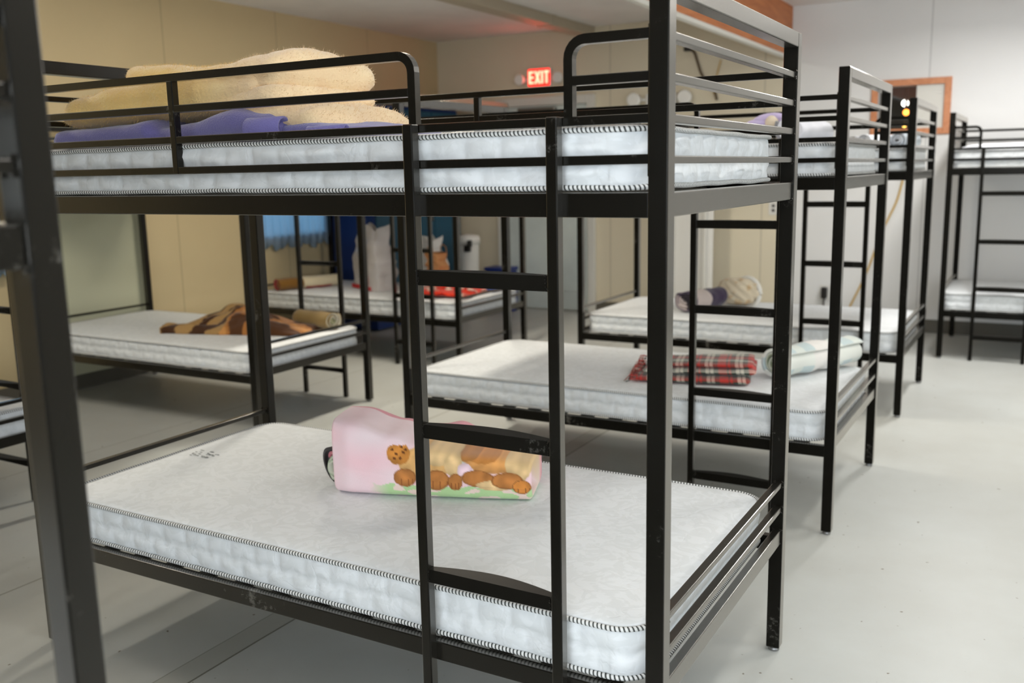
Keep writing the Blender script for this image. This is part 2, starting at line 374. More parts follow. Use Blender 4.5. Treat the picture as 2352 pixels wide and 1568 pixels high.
tag(nb('wall_back_left', (XL - .2, YB, 0), (-1.50, YB + .12, ZC), wall_mat('tan_wall_paint', (0.70, 0.63, 0.48), 'X', (-3.15, -1.675))), kind='structure')
bm = bmesh.new()      # left wall with two window openings
LW = [(1.0, 2.0, 0.86, 1.66), (4.12, 5.02, 0.86, 1.66)]
ys = YF - .2
for (a, b_, c, d) in LW:
    box(bm, (XL - .12, ys, 0), (XL, a, ZC)); box(bm, (XL - .12, a, 0), (XL, b_, c)); box(bm, (XL - .12, a, d), (XL, b_, ZC)); ys = b_
box(bm, (XL - .12, ys, 0), (XL, YB + .12, ZC))
tag(obj('wall_left', bm, wall_mat('wall_left_paint', WALLC, 'Y', (3.35, 4.53, 5.75, 2.15, 0.95))), kind='structure')
def holed(name, mat, lo, hi, holes, mk):
    bm = bmesh.new(); q = lo
    for a, b_ in holes: box(bm, *mk(q, a, 0, ZC)); box(bm, *mk(a, b_, 0, .9)); box(bm, *mk(a, b_, 2.1, ZC)); q = b_
    box(bm, *mk(q, hi, 0, ZC)); tag(obj(name, bm, mat), kind='structure')
mkr = lambda a, b_, z0, z1: ((XR, a, z0), (XR + .12, b_, z1)); mkf = lambda a, b_, z0, z1: ((a, YF - .12, z0), (b_, YF, z1))
holed('wall_right', wall_mat('wall_right_paint', (0.66, 0.64, 0.58), 'Y', (1, 3.2)), YF - .2, YB + .12, RW, mkr)
holed('wall_front', wall_mat('wall_front_paint', (0.60, 0.57, 0.50), 'X', (0, 1.2)), XL - .2, XR + .2, FW, mkf)
for i, (mk, (a, b_)) in enumerate([(mkr, q) for q in RW] + [(mkf, q) for q in FW]):  # unseen windows, added to go with the fill lights
    w = empty('window_%d' % (i + 4)); tag(w, kind='structure'); bm = bmesh.new()
    for c in ((a, a + .05, .9, 2.1), (b_ - .05, b_, .9, 2.1), (a, b_, .9, .95), (a, b_, 2.05, 2.1), ((a + b_) / 2 - .02, (a + b_) / 2 + .02, .9, 2.1)): box(bm, *mk(*c))
    obj('window_frame', bm, M['alum'], w)
    p, q = mk(a + .04, b_ - .04, .94, 2.06); p = list(p); q = list(q); k = 0 if mk is mkr else 1; c = (p[k] + q[k]) / 2; p[k] = c - .002; q[k] = c + .002
    nb('window_pane', p, q, M['glass'], w)
bm = bmesh.new(); box(bm, (-3.36, YB - .018, 0), (XR, YB - .001, 0.11), .003); box(bm, (XL, YB - .018, 0), (-4.42, YB - .001, 0.11), .003)
tag(obj('baseboard_back', bm, M['base']), kind='structure')
tag(nb('baseboard_left', (XL + .001, YF, 0), (XL + .018, YB - .02, 0.11), M['base'], bev=.003), kind='structure')
# header between the two halves of the hall: orange board, white trim under it
tag(nb('trim_1', (-1.485, YF, 2.33), (-1.45, YB - .002, ZC), M['header'], bev=.004), kind='structure')
tag(nb('trim_2', (-1.49, YF, 2.30), (-1.443, YB - .002, 2.329), M['trimw'], bev=.004), kind='structure')
# shallow ceiling beam over the left half, with a coupling band
bm = bmesh.new(); box(bm, (-3.47, YF, 2.655), (-3.31, YB - .002, ZC - .001), .006); box(bm, (-3.475, 6.05, 2.648), (-3.305, 6.12, ZC - .001), .002)
tag(obj('trim_3', bm, M['duct']), kind='structure')
# grey door in the back wall
d = empty('door_1', (0, 0, 0)); tag(d, kind='structure')
bm = bmesh.new(); box(bm, (-4.30, YB - .03, 0.012), (-3.385, YB - .002, 2.03), .003); box(bm, (-4.18, YB - .036, 1.15), (-3.50, YB - .03, 1.90), .004); box(bm, (-4.18, YB - .036, 0.2), (-3.50, YB - .03, 1.0), .004)
obj('door_panel', bm, M['doorm'], d)
bm = bmesh.new(); box(bm, (-4.40, YB - .045, 0), (-4.305, YB - .002, 2.12), .006); box(bm, (-3.38, YB - .045, 0), (-3.30, YB - .002, 2.12), .006); box(bm, (-4.305, YB - .045, 2.035), (-3.38, YB - .002, 2.12), .006)
obj('door_frame', bm, M['trimw'], d)
bm = bmesh.new(); sweep(bm, [(-3.47, YB - .05, 1.0), (-3.47, YB - .09, 1.0), (-3.58, YB - .095, 1.0)], .01, .01, n=8); obj('door_handle', bm, M['hinge'], d)
nb('door_closer', (-4.12, YB - .09, 1.955), (-3.70, YB - .03, 2.015), M['hinge'], d, .008)
# interior window with orange frame: dark room with lamps behind
w = empty('window_3', (0, 0, 0)); tag(w, kind='structure')
bm = bmesh.new(); t = .052
for a, b_ in (((WX0 - t, YB - .02, WZ0 - t), (WX0, YB + .005, WZ1 + t)), ((WX1, YB - .02, WZ0 - t), (WX1 + t, YB + .005, WZ1 + t)), ((WX0, YB - .02, WZ1), (WX1, YB + .005, WZ1 + t)), ((WX0, YB - .02, WZ0 - t), (WX1, YB + .005, WZ0))): box(bm, a, b_, .004)
obj('window_frame', bm, M['frame'], w)
bm = bmesh.new(); box(bm, (WX0 - .5, YB + 1.3, 1.0), (WX1 + .5, YB + 1.32, 2.6)); box(bm, (WX0 - .5, YB + .12, 1.0), (WX0 - .48, YB + 1.3, 2.6)); box(bm, (WX1 + .48, YB + .12, 1.0), (WX1 + .5, YB + 1.3, 2.6)); box(bm, (WX0 - .5, YB + .12, 2.6), (WX1 + .5, YB + 1.32, 2.62)); box(bm, (WX0 - .5, YB + .12, .98), (WX1 + .5, YB + 1.32, 1.0))
tag(obj('wall_alcove', bm, M['dark']), kind='structure')
nb('window_pane', (WX0, YB + .03, WZ0), (WX1, YB + .034, WZ1), M['glass'], w)
nb('window_screen', (-0.435, YB + .005, WZ0 - .003), (WX1 + .02, YB + .02, WZ1 + .003), M['trimw'], w)
def lamp_ball(name, loc, r, mat, label):
    bm = bmesh.new(); bmesh.ops.create_uvsphere(bm, u_segments=16, v_segments=10, radius=r)
    bmesh.ops.translate(bm, verts=bm.verts, vec=loc)
    box(bm, (loc[0] - .005, loc[1] - .005, loc[2] + r * .8), (loc[0] + .005, loc[1] + .005, 2.6), mi=1)
    o = obj(name, bm, [mat, M['plug']], None, True)
    return tag(o, label, 'lamp')
lamp_ball('hanging_lamp', (-0.61, YB + .7, 1.93), .03, M['bulbw'], 'white round lamp glowing highest behind the orange framed window')
lamp_ball('hanging_lamp', (-0.585, YB + .6, 1.845), .026, M['bulbo'], 'orange round lamp glowing behind the orange framed window')
lamp_ball('hanging_lamp', (-0.60, YB + .65, 1.735), .018, M['bulby'], 'small yellow lamp glowing lowest behind the orange framed window')

for i, (a, b_, c, d_) in enumerate(LW):
    w = empty('window_%d' % (i + 1), (0, 0, 0)); tag(w, kind='structure')
    bm = bmesh.new(); t = .045
    for p, q in (((XL - .06, a, c), (XL + .01, a + t, d_)), ((XL - .06, b_ - t, c), (XL + .01, b_, d_)), ((XL - .06, a, d_ - t), (XL + .01, b_, d_)), ((XL - .06, a, c), (XL + .02, b_, c + t)), ((XL - .05, (a + b_) / 2 - .015, c), (XL - .02, (a + b_) / 2 + .015, d_))): box(bm, p, q, .003)
    obj('window_frame', bm, M['alum'], w); nb('window_pane', (XL - .045, a + .03, c + .03), (XL - .040, b_ - .03, d_ - .03), M['glass'], w)
    # scalloped lace curtain hanging inside the window
    bm = bmesh.new(); N = 90; Z = 14; rows = []
    for k in range(N + 1):
        y = a - .03 + (b_ - a + .06) * k / N; x = XL + .035 + .012 * math.sin(k * .75); drop = .035 * abs(math.sin(k * PI / 9)) + .02 * math.sin(k * .3)
        zb = c - .035 - drop; rows.append([bm.verts.new((x, y, zb + (d_ + .03 - zb) * j / Z)) for j in range(Z + 1)])
    for k in range(N):
        for j in range(Z): bm.faces.new((rows[k][j], rows[k + 1][j], rows[k + 1][j + 1], rows[k][j + 1])).smooth = True
    cu = obj('lace_curtain', bm, M['lace'], None, True)
    sm = cu.modifiers.new('s', 'SOLIDIFY'); sm.thickness = .001
    tag(cu, ['pale blue lace curtain in the window at the far left edge', 'pale blue lace curtain with scalloped hem in the window beside the navy cabinet'][i], 'curtain')

# ceiling fixtures
def fixture(x, y, label, zc=ZC):
    f = empty('ceiling_light', (x, y, zc)); tag(f, label, 'ceiling light', 'fluorescent ceiling fixtures')
    bm = bmesh.new(); box(bm, (-.13, -.66, -.06), (.13, .66, -.001), .01); obj('housing', bm, M['housing'], f)
    bm = bmesh.new(); box(bm, (-.10, -.63, -.095), (.10, .63, -.06), .02, 3); obj('diffuser', bm, M['tube'], f)
    return f
names = ['nearest over the aisle behind the viewer', 'over the aisle beside the near bunk', 'over the aisle beside the second bunk', 'by the right wall in the middle', 'by the right wall near the back']
for (fx, fy, pw), nm in zip(FIX, names): fixture(fx, fy, 'long white fluorescent ceiling fixture ' + nm)
fx_ = fixture(0.28, 5.15, 'white hanging fluorescent fixture nearest the back wall, cut by the top right corner', 2.575)
for yy in (-.45, .45):
    bm = bmesh.new(); sweep(bm, [(0, yy, 0), (0, yy, ZC - 2.575)], .006, .006, n=8); obj('hanger', bm, M['housing'], fx_)
fixture(-3.7, 0.2, 'fluorescent ceiling fixture over the left half of the hall, nearer the viewer')
fixture(-2.7, 3.25, ' fluorescent ceiling fixture over the bunk with the tiger striped blanket')


# ------------------------------------------------------------------ bunk beds
P = 0.0387; LB = 2.0; WB = 0.9993; ZT = 1.747; ZP = 0.013
def bunk(label, loc, sx=1, sy=1):
    """post corner at the local origin, bed runs to -x, depth to +y (signs flip for mirrored assemblies)"""
    r = empty('bunk_bed', loc); tag(r, label, 'bunk bed', 'black metal bunk beds')
    g = (sx, sy)
    for px_, py_ in ((-P, 0), (-LB, 0), (-P, WB - P), (-LB, WB - P)):
        o = nb('post', (px_, py_, ZP), (px_ + P, py_ + P, ZT), BLACK, r, .0028, g)
        bm = bmesh.new(); lathe(bm, [(.004, .02), (.006, .012), (.015, .010), (.016, .002), (.013, 0.0)], ((px_ + P / 2) * sx, (py_ + P / 2) * sy, 0), 0, 14)
        obj('glide', bm, M['glide'], o)
    e = .006
    def rail(nm, a, b_, bev=.0022, weld=False):
        bm = bmesh.new(); box(bm, a, b_, bev, sg=g)
        if weld:      # lumpy weld beads where the bar meets the posts
            for yy in (a[1] + .002, b_[1] - .002):
                for zz in (a[2], b_[2]):
                    for xx in (a[0], b_[0]):
                        for q in range(3):
                            s = bmesh.ops.create_icosphere(bm, subdivisions=1, radius=.0016 + random.random() * .0018)
                            bmesh.ops.translate(bm, verts=s['verts'], vec=((xx + random.uniform(-.003, .003)) * sx, yy * sy, zz + random.uniform(-.003, .003)))
        return obj(nm, bm, BLACK, r)
    # long side rails
    for zb, zt in ((.308, .3525), (1.3148, 1.3615)):
        rail('side_rail', (-LB + P, .004, zb), (-P, .030, zt)); rail('side_rail', (-LB + P, WB - .030, zb), (-P, WB - .004, zt))
        # inner ledge carrying the slats
        rail('slat_ledge', (-LB + P, .030, zt - .022), (-P, .052, zt - .018), .0005); rail('slat_ledge', (-LB + P, WB - .052, zt - .022), (-P, WB - .030, zt - .018), .0005)
    # both ends: low rails, wide rails, slats, top bar
    for x0, x1 in ((-.006 - .022, -.006), (-LB + .006, -LB + .028)):
        for zb, zt in ((.3368, .380), (1.3151, 1.3611)): rail('end_rail', (x0, P, zb), (x1, WB - P, zt), weld=True)
        for zb, zt in ((.508, .523), (.4335, .450), (1.413, 1.4275), (1.486, 1.5025), (1.559, 1.5755), (1.6315, 1.6475)): rail('end_slat', (x0, P, zb), (x1, WB - P, zt), weld=True)
    for x0 in (-P, -LB): rail('top_bar', (x0, P - .001, 1.709), (x0 + P, WB - P + .001, ZT), .0028)
    # slats
    for zb in (.3345, 1.3435):
        for k in range(14):
            x = -.14 - k * (LB - .28) / 13
            bm = bmesh.new(); box(bm, (x - .03, .032, zb), (x + .03, WB - .032, zb + .006), .001, sg=g); obj('bed_slat', bm, M['slat'], r)
    # guard rails: back (full) and the two front sections beside the ladder
    G = [(1.413, 1.431), (1.4865, 1.504), (1.5605, 1.5785), (1.6345, 1.653)]
    LX0, LX1 = -.5715, -.2388
    def curve(xa, xz, d_, y0):      # a top bar bending down at one end; d_ = -1 bends at the lower-x end
        pts = []; R = .034; zc = 1.6435
        if d_ > 0: pts = [(xa, y0, zc)] + [(xz - R + R * math.sin(t), y0, zc - R + R * math.cos(t)) for t in [PI / 2 * i / 6 for i in range(7)]] + [(xz, y0, 1.495)]
        else: pts = [(xa, y0, zc)] + [(xz + R - R * math.sin(t), y0, zc - R + R * math.cos(t)) for t in [PI / 2 * i / 6 for i in range(7)]] + [(xz, y0, 1.495)]
        return [(p[0] * sx, p[1] * sy, p[2]) for p in pts]
    def fr(xa, xb, bars, nm, extra=None, yy=.016):
        bm = bmesh.new()
        for zb, zt in bars: box(bm, (xa, yy - .009, zb), (xb, yy + .009, zt), .002, sg=g)
        if extra: extra(bm)
        return obj(nm, bm, BLACK, r)
    def ex_low(bm):
        pass
    fr(-LB + P, -P, G[:2], 'guard_rail')
    def ex_left(bm):
        sweep(bm, curve(-LB + P, LX0 + .0095, 1, .016), .0092, .0092, up=Vector((0, 1, 0)))
        box(bm, (-1.287, .006, 1.413), (-1.268, .026, 1.636), .002, sg=g)
    fr(-LB + P, LX0 + .001, [G[2]], 'guard_rail', ex_left)
    def ex_right(bm):
        sweep(bm, curve(-P, LX1 + .0365, -1, .016), .0092, .0092, up=Vector((0, 1, 0)))
    fr(LX1 + .044, -P, [G[2]], 'guard_rail', ex_right)
    def ex_back(bm):
        box(bm, (-1.01, WB - .026, 1.413), (-.99, WB - .006, 1.636), .002, sg=g)
        for xx in (-LB + P, -P): box(bm, (xx - .002, WB - .028, 1.40), (xx + .002, WB - .004, 1.655), sg=g)
    fr(-LB + P, -P, G, 'guard_rail', ex_back, WB - .016)
    # mounting plates of the front guard on the posts
    fr(-P - .004, -P, [(1.39, 1.66)], 'mounting_plate')
    # ladder
    bm = bmesh.new()
    for x0 in (LX0, LX1): box(bm, (x0, -.019, .002), (x0 + .0245, .0065, 1.504), .0025, sg=g)
    ld = obj('ladder', bm, BLACK, r)
    for zt in (1.2025, .868, .534, .186):
        bm = bmesh.new(); N = 16; top = []; bot = []
        xs = [LX0 + .0245 + (LX1 - LX0 - .0245) * i / N for i in range(N + 1)]
        loop = [(x, -.014) for x in xs] + [(x, .004 + .026 * math.sin(PI * (i / N))) for i, x in reversed(list(enumerate(xs)))]
        tv = [bm.verts.new((x * sx, y * sy, zt)) for x, y in loop]; bv = [bm.verts.new((x * sx, y * sy, zt - .031 + max(0, y) * .6)) for x, y in loop]
        bm.faces.new(tv); bm.faces.new(bv)
        for i in range(len(loop)):
            j = (i + 1) % len(loop); bm.faces.new((tv[i], tv[j], bv[j], bv[i]))
        obj('rung', bm, WORN, ld)
        # weld beads
    for zt in (1.2025, .868, .534, .186):
        for xx in (LX0 + .0255, LX1 - .001):
            bm = bmesh.new()
            for q in range(9):
                s = bmesh.ops.create_icosphere(bm, subdivisions=1, radius=.0011 + random.random() * .0015)
                bmesh.ops.translate(bm, verts=s['verts'], vec=((xx + random.uniform(-.004, .002)) * sx, (-.0165 + random.uniform(-.002, .002)) * sy, zt - q * .0036))
            obj('weld_bead', bm, BLACK, ld, True)
    return r


def clone(src, label, loc):
    c = copy_tree(src); c.location = loc; c['label'] = label
    return c


b1 = bunk('tall black metal bunk bed in the foreground, ladder near its right end', (0, 0, 0))
b2 = clone(b1, 'black metal bunk bed directly behind the foreground bunk, plaid blanket on its lower mattress', (-.05, 1.95, 0))
b3 = clone(b1, 'third black metal bunk bed along the aisle, cream frilly bundle on its lower mattress', (-.06, 3.9, 0))
b0 = clone(b1, 'black metal bunk bed nearest the viewer, its dark post cut by the left edge', (-.3026, -2.0056, 0))
b5 = clone(b1, 'black metal bunk bed before the navy cabinet, carrying shopping bags and a red blanket', (-3.03, 3.98, 0))
b4 = bunk('black metal bunk bed standing against the back wall at the right edge', (-.07, 5.78, 0), sx=-1)
bc = bunk('black metal bunk bed holding the tiger striped blanket, behind the foreground bunk', (-3.03, 2.96, 0), sy=-1)
bd = clone(bc, 'black metal bunk bed at the far left edge, glimpsed behind the nearest post', (-3.03, 0.80, 0))


# ------------------------------------------------------------------ mattresses
def rrect(x0, x1, y0, y1, r, n, inset=0.0):
    """closed rounded rectangle path with evenly spaced points"""
    x0 += inset; x1 -= inset; y0 += inset; y1 -= inset; r = max(r - inset, .004)
    raw = []
    for cx, cy, a0 in ((x1 - r, y0 + r, -PI / 2), (x1 - r, y1 - r, 0), (x0 + r, y1 - r, PI / 2), (x0 + r, y0 + r, PI)):
        for i in range(9): raw.append((cx + r * math.cos(a0 + PI / 2 * i / 8), cy + r * math.sin(a0 + PI / 2 * i / 8)))
    raw.append(raw[0]); d_ = [0]
    for i in range(1, len(raw)): d_.append(d_[-1] + math.dist(raw[i], raw[i - 1]))
    out = []; j = 0
    for k in range(n):
        t = d_[-1] * k / n
        while d_[j + 1] < t: j += 1
        f = (t - d_[j]) / max(1e-9, d_[j + 1] - d_[j]); out.append((raw[j][0] + (raw[j + 1][0] - raw[j][0]) * f, raw[j][1] + (raw[j + 1][1] - raw[j][1]) * f))
    return out, d_[-1]


def make_mattress(label, group, seed=0, wrinkle=0.0):
    """origin at the right front corner of the base, runs to -x"""
    r = empty('mattress'); tag(r, label, 'mattress', group)
    X0, X1, Y0, Y1, H, R = -1.91, 0, 0, .935, .118, .085
    N = 700; bm = bmesh.new(); rings = []
    path, Lp = rrect(X0, X1, Y0, Y1, R, N)
    nrm = []
    for i in range(N):
        a = Vector((*path[(i + 1) % N], 0)) - Vector((*path[i - 1], 0)); nrm.append(Vector((a.y, -a.x, 0)).normalized())
    lev = [0.004, .012, .02, .028, .036, .044, .052, .060, .067, .074, .082, .090, .098, .106, .114]
    for z in lev:
        ring = []
        for i in range(N):
            s = Lp * i / N; wv = .058 + .006 * math.sin(2 * PI * s / .085 + 1.2); wv2 = .062
            if z < wv: row = (z - .004) / (wv - .004); ph = 0.0
            else: row = (z - wv) / (.114 - wv); ph = .5
            c = abs(math.sin(PI * (s / .085 + ph))) ** .45; q = max(0, math.sin(PI * min(1, max(0, row)))) ** .5
            puff = (.008 * c + .002) * q
            puff += wrinkle * (noise.noise(Vector((s * 7, z * 38, seed))) * .007) * q
            p = Vector((*path[i], z)) + nrm[i] * (puff - .006)
            ring.append(bm.verts.new(p))
        rings.append(ring)
    for ins, z in ((.004, .1165), (.012, .1200), (.03, .1225), (.07, .124), (.13, .125)):
        pp, _ = rrect(X0, X1, Y0, Y1, R, N, ins)
        rings.append([bm.verts.new((x, y, z + .0012 * noise.noise(Vector((x * 6, y * 6, seed + 4))))) for x, y in pp])
    for a, b_ in zip(rings, rings[1:]):
        for i in range(N):
            bm.faces.new((a[i], a[(i + 1) % N], b_[(i + 1) % N], b_[i])).smooth = True
    bm.faces.new(rings[-1]).smooth = True; bm.faces.new(rings[0][::-1])
    obj('mattress_cover', bm, MATT, r)
    for z in (.0055, .1145):
        bm = bmesh.new(); uvl = bm.loops.layers.uv.new('UVMap'); pp, _ = rrect(X0, X1, Y0, Y1, R, 420, -.001)
        pts = [(x, y, z + wrinkle * .003 * noise.noise(Vector((x * 5, y * 5, seed)))) for x, y in pp]
        sweep(bm, pts, .0062, .0055, n=8, closed=True, uvl=uvl); obj('piping', bm, PIPE, r, True)
    return r


mat0 = make_mattress('white quilted mattress with striped piping, lower bed of the foreground bunk', 'white mattresses', 0, .4)
mat0.location = (-.052, .032, .356)
UPZ = 1.3645
for bo, flip, nl, nu in ((b2, 0, 'lower bed under the plaid blanket, second bunk along the aisle', 'upper bed of the second bunk along the aisle'),
                   (b3, 0, 'lower bed under the cream frilly bundle, third bunk along the aisle', 'upper bed of the third bunk along the aisle'),
                   (b0, 0, 'lower bed of the bunk nearest the viewer, outside the left edge', 'upper bed of the bunk nearest the viewer, outside the left edge'),
                   (b5, 0, 'lower bed under the shopping bags, before the navy cabinet', 'upper bed of the bunk before the navy cabinet'),
                   (b4, 1, 'lower bed of the bunk against the back wall at the right', 'upper bed of the bunk against the back wall, under a white blanket'),
                   (bc, 2, 'lower bed under the brown tiger striped blanket', 'upper bed above the tiger striped blanket'),
                   (bd, 2, 'lower bed of the bunk glimpsed at the far left edge', 'upper bed of the bunk glimpsed at the far left edge')):
    for z, nm in ((.356, nl), (UPZ, nu)):
        c = copy_tree(mat0); c['label'] = 'white quilted mattress, ' + nm
        x, y = bo.location.x, bo.location.y
        if flip == 1: x += LB - .04
        if flip == 2: y -= WB
        c.location = (x - .045, y + .032, z)
up = make_mattress('white quilted mattress with wrinkled end, upper bed of the foreground bunk under the blankets', 'white mattresses', 3, 1.6)
up.location = (-.052, .030, UPZ)
# worn printed label on the foreground lower mattress
bm = bmesh.new()
for k in range(26):
    a = random.random(); b_ = random.random(); w = random.uniform(.004, .02)
    x = -1.885 + a * .09; y = .485 + b_ * .065; box(bm, (x, y, .4825), (x + w, y + random.uniform(.002, .006), .4832))
lb = obj('printed_label', bm, M['label'], mat0); lb.location = -mat0.location; lb['label'] = 'worn grey printed label'


# ------------------------------------------------------------------ blanket builders
def setcol(o, fn):
    me = o.data; ca = me.color_attributes.new('Col', 'FLOAT_COLOR', 'POINT')
    for v in me.vertices: ca.data[v.index].color = lin(fn(v.co))


def interp(secs, t):
    for a, b_ in zip(secs, secs[1:]):
        if t <= b_[0]:
            f = (t - a[0]) / max(1e-9, b_[0] - a[0]); f = f * f * (3 - 2 * f)
            return [x + (y - x) * f for x, y in zip(a[1:], b_[1:])]
    return list(secs[-1][1:])


def loft(bm, A, B, secs, n=60, K=40, ex=3.2, nz=.006, ns=9, seed=0, capd=.03, mi=0):
    """closed soft lobe from A to B (horizontal axis). secs: (t, centre offset sideways, z bottom, half width, height)"""
    A = Vector((*A, 0)); B = Vector((*B, 0)); ax = (B - A); Ln = ax.length; ax.normalize(); sd = Vector((-ax.y, ax.x, 0))
    rings = []
    def prof(hw, hh):
        raw = []
        for k in range(361):
            a = 2 * PI * k / 360; ca, sa = math.cos(a), math.sin(a); raw.append((math.copysign(abs(ca) ** (2 / ex), ca) * hw, math.copysign(abs(sa) ** (2 / ex), sa) * hh))
        d_ = [0]
        for p, q in zip(raw, raw[1:]): d_.append(d_[-1] + math.dist(p, q))
        out = []; j = 0
        for k in range(K):
            t = d_[-1] * k / K
            while d_[j + 1] < t: j += 1
            f = (t - d_[j]) / max(1e-9, d_[j + 1] - d_[j]); out.append((raw[j][0] + (raw[j + 1][0] - raw[j][0]) * f, raw[j][1] + (raw[j + 1][1] - raw[j][1]) * f))
        return out
    ts = []
    for i in range(7): ts.append((capd / Ln * (1 - math.cos(PI / 2 * i / 6)), max(.05, math.sin(PI / 2 * i / 6))))
    full = [(capd / Ln + (1 - 2 * capd / Ln) * i / n, 1) for i in range(1, n)]
    ts = ts + full + [(1 - a, b_) for a, b_ in reversed(ts)]
    for t, sc in ts:
        off, zb, hw, h = interp(secs, t); hh = h / 2; ring = []
        sc2 = 1 - (1 - sc) * min(1, capd / max(hw, .001)); sc3 = 1 - (1 - sc) * min(1, capd / max(hh, .001))
        pr = prof(hw, hh)
        for k in range(K):
            ca, sa = pr[k][0] / hw, pr[k][1] / hh; u = pr[k][0] * sc2; v = pr[k][1] * sc3
            ql = math.hypot(ca, sa); ca /= ql; sa /= ql
            p = A + ax * (t * Ln) + sd * (off + u) + Vector((0, 0, zb + hh + v))
            d_ = noise.noise(Vector((p.x * ns, p.y * ns, p.z * ns + seed))) * nz + noise.noise(Vector((p.x * ns * 4, p.y * ns * 4, p.z * ns * 4 + seed))) * nz * .25
            q = Vector((0, 0, 0)) + sd * ca + Vector((0, 0, 1)) * sa
            if sa > -.3: p += q * d_
            if p.z < zb: p.z = zb
            ring.append(bm.verts.new(p))
        rings.append(ring)
    for a, b_ in zip(rings, rings[1:]):
        for k in range(K):
            f = bm.faces.new((a[k], a[(k + 1) % K], b_[(k + 1) % K], b_[k])); f.smooth = True; f.material_index = mi
    bm.faces.new(rings[0]); bm.faces.new(rings[-1])


def fibers(bm, n, ln, w, seed=1):
    """short loops of pile standing off the surface, part of the same cloth"""
    rnd = random.Random(seed); fs = [f for f in bm.faces if len(f.verts) == 4]; ar = [f.calc_area() for f in fs]
    pick = rnd.choices(fs, ar, k=n)
    data = []
    for f in pick:
        c = [v.co for v in f.verts]; a, b_ = rnd.random(), rnd.random()
        p = c[0] * (1 - a) * (1 - b_) + c[1] * a * (1 - b_) + c[2] * a * b_ + c[3] * (1 - a) * b_
        nn = f.normal.copy(); data.append((p, nn))
    for p, nn in data:
        d_ = (nn + Vector((rnd.uniform(-.6, .6), rnd.uniform(-.6, .6), rnd.uniform(-.6, .6)))).normalized()
        s = d_.cross(Vector((rnd.random(), rnd.random(), rnd.random()))).normalized() * w
        L_ = ln * rnd.uniform(.5, 1.3)
        bm.faces.new((bm.verts.new(p - s), bm.verts.new(p + s), bm.verts.new(p + d_ * L_)))


def spiral(bm, c, ang, length, R, turns=3.2, r0=.012, th=.7, nl=30, nt=110, squash=.92, nz=.004, seed=0, tail=0.0, flare=0.0, cf=None):
    """rolled up cloth: one thick sheet wound in a spiral. c = base centre, ang = axis direction"""
    ax = Vector((math.cos(ang), math.sin(ang), 0)); sd = Vector((-ax.y, ax.x, 0)); pitch = (R - r0) / turns
    rows = []; cl = bm.verts.layers.float_color.new('Col') if cf and 'Col' not in bm.verts.layers.float_color else (bm.verts.layers.float_color['Col'] if cf else None)
    for j in range(nl + 1):
        s = j / nl; o_, i_ = [], []
        off = (s - .5) * length
        for k in range(nt + 1):
            t = k / nt; th_ = t * turns * 2 * PI + .6; r = r0 + pitch * turns * t
            for lst, rr, side in ((o_, r, 1), (i_, max(.002, r - pitch * th), 0)):
                rr *= 1 + flare * (s - .5)
                x = math.cos(th_) * rr; z = math.sin(th_) * rr * squash
                p = Vector(c) + ax * (off + .006 * math.sin(th_ * 1.3 + seed) * (1 if j in (0, nl) else .3)) + sd * x + Vector((0, 0, R * squash + z))
                d_ = noise.noise(Vector((p.x * 14, p.y * 14, p.z * 14 + seed))) * nz
                p += (sd * math.cos(th_) + Vector((0, 0, math.sin(th_)))) * d_
                if p.z < c[2] + .001: p.z = c[2] + .001
                v = bm.verts.new(p)
                if cf: v[cl] = lin(cf(s, t, side))
                lst.append(v)
        rows.append((o_, i_))
    for (o0, i0), (o1, i1) in zip(rows, rows[1:]):
        for k in range(nt):
            bm.faces.new((o0[k], o0[k + 1], o1[k + 1], o1[k])).smooth = True
            bm.faces.new((i0[k], i1[k], i1[k + 1], i0[k + 1])).smooth = True
        bm.faces.new((o0[nt], i0[nt], i1[nt], o1[nt]))
        bm.faces.new((o0[0], o1[0], i1[0], i0[0]))
    for o_, i_ in (rows[0], rows[-1]):
        for k in range(nt): bm.faces.new((o_[k], i_[k], i_[k + 1], o_[k + 1]))


def roll(name, label, cat, c, ang, length, R, cf, **kw):
    bm = bmesh.new(); spiral(bm, c, ang, length, R, cf=cf, **kw)
    o = obj(name, bm, M['cloth']); tag(o, label, cat); return o


ZM = .481          # top of a lower mattress
ZU = UPZ + .125    # top of an upper mattress

# --- pink blanket rolled on the foreground lower mattress
pk = empty('rolled_blanket'); tag(pk, 'pink fleece blanket printed with tan puppies, rolled up on the lower bed in the foreground', 'blanket')
bm = bmesh.new()
PA = (-1.21, .50); PB = (-.655, .70)
loft(bm, PA, PB, [(0, .0, ZM, .10, .225), (.10, -.005, ZM, .11, .222), (.3, 0, ZM, .12, .190), (.5, 0, ZM, .12, .148), (.75, 0, ZM, .118, .128), (1, 0, ZM, .11, .112)], n=190, K=220, ex=6.5, nz=.007, ns=6, capd=.010, seed=2)
pf = obj('blanket', bm, M['cloth'], pk)
axp = (Vector((*PB, 0)) - Vector((*PA, 0))); PL = axp.length; axp.normalize(); sdp = Vector((-axp.y, axp.x, 0))
def pxe(cx, cy, rx, ry, c, ol=0):      # sizes read off the print, in print units
    return ((cx - 765) / 440 * .575, (1139 + (cx - 765) * .02 - cy) / 790, rx / 440 * .575, ry / 790, c, ol)
TAN, BRN, LT = (226, 176, 112), (190, 124, 66), (236, 200, 146)
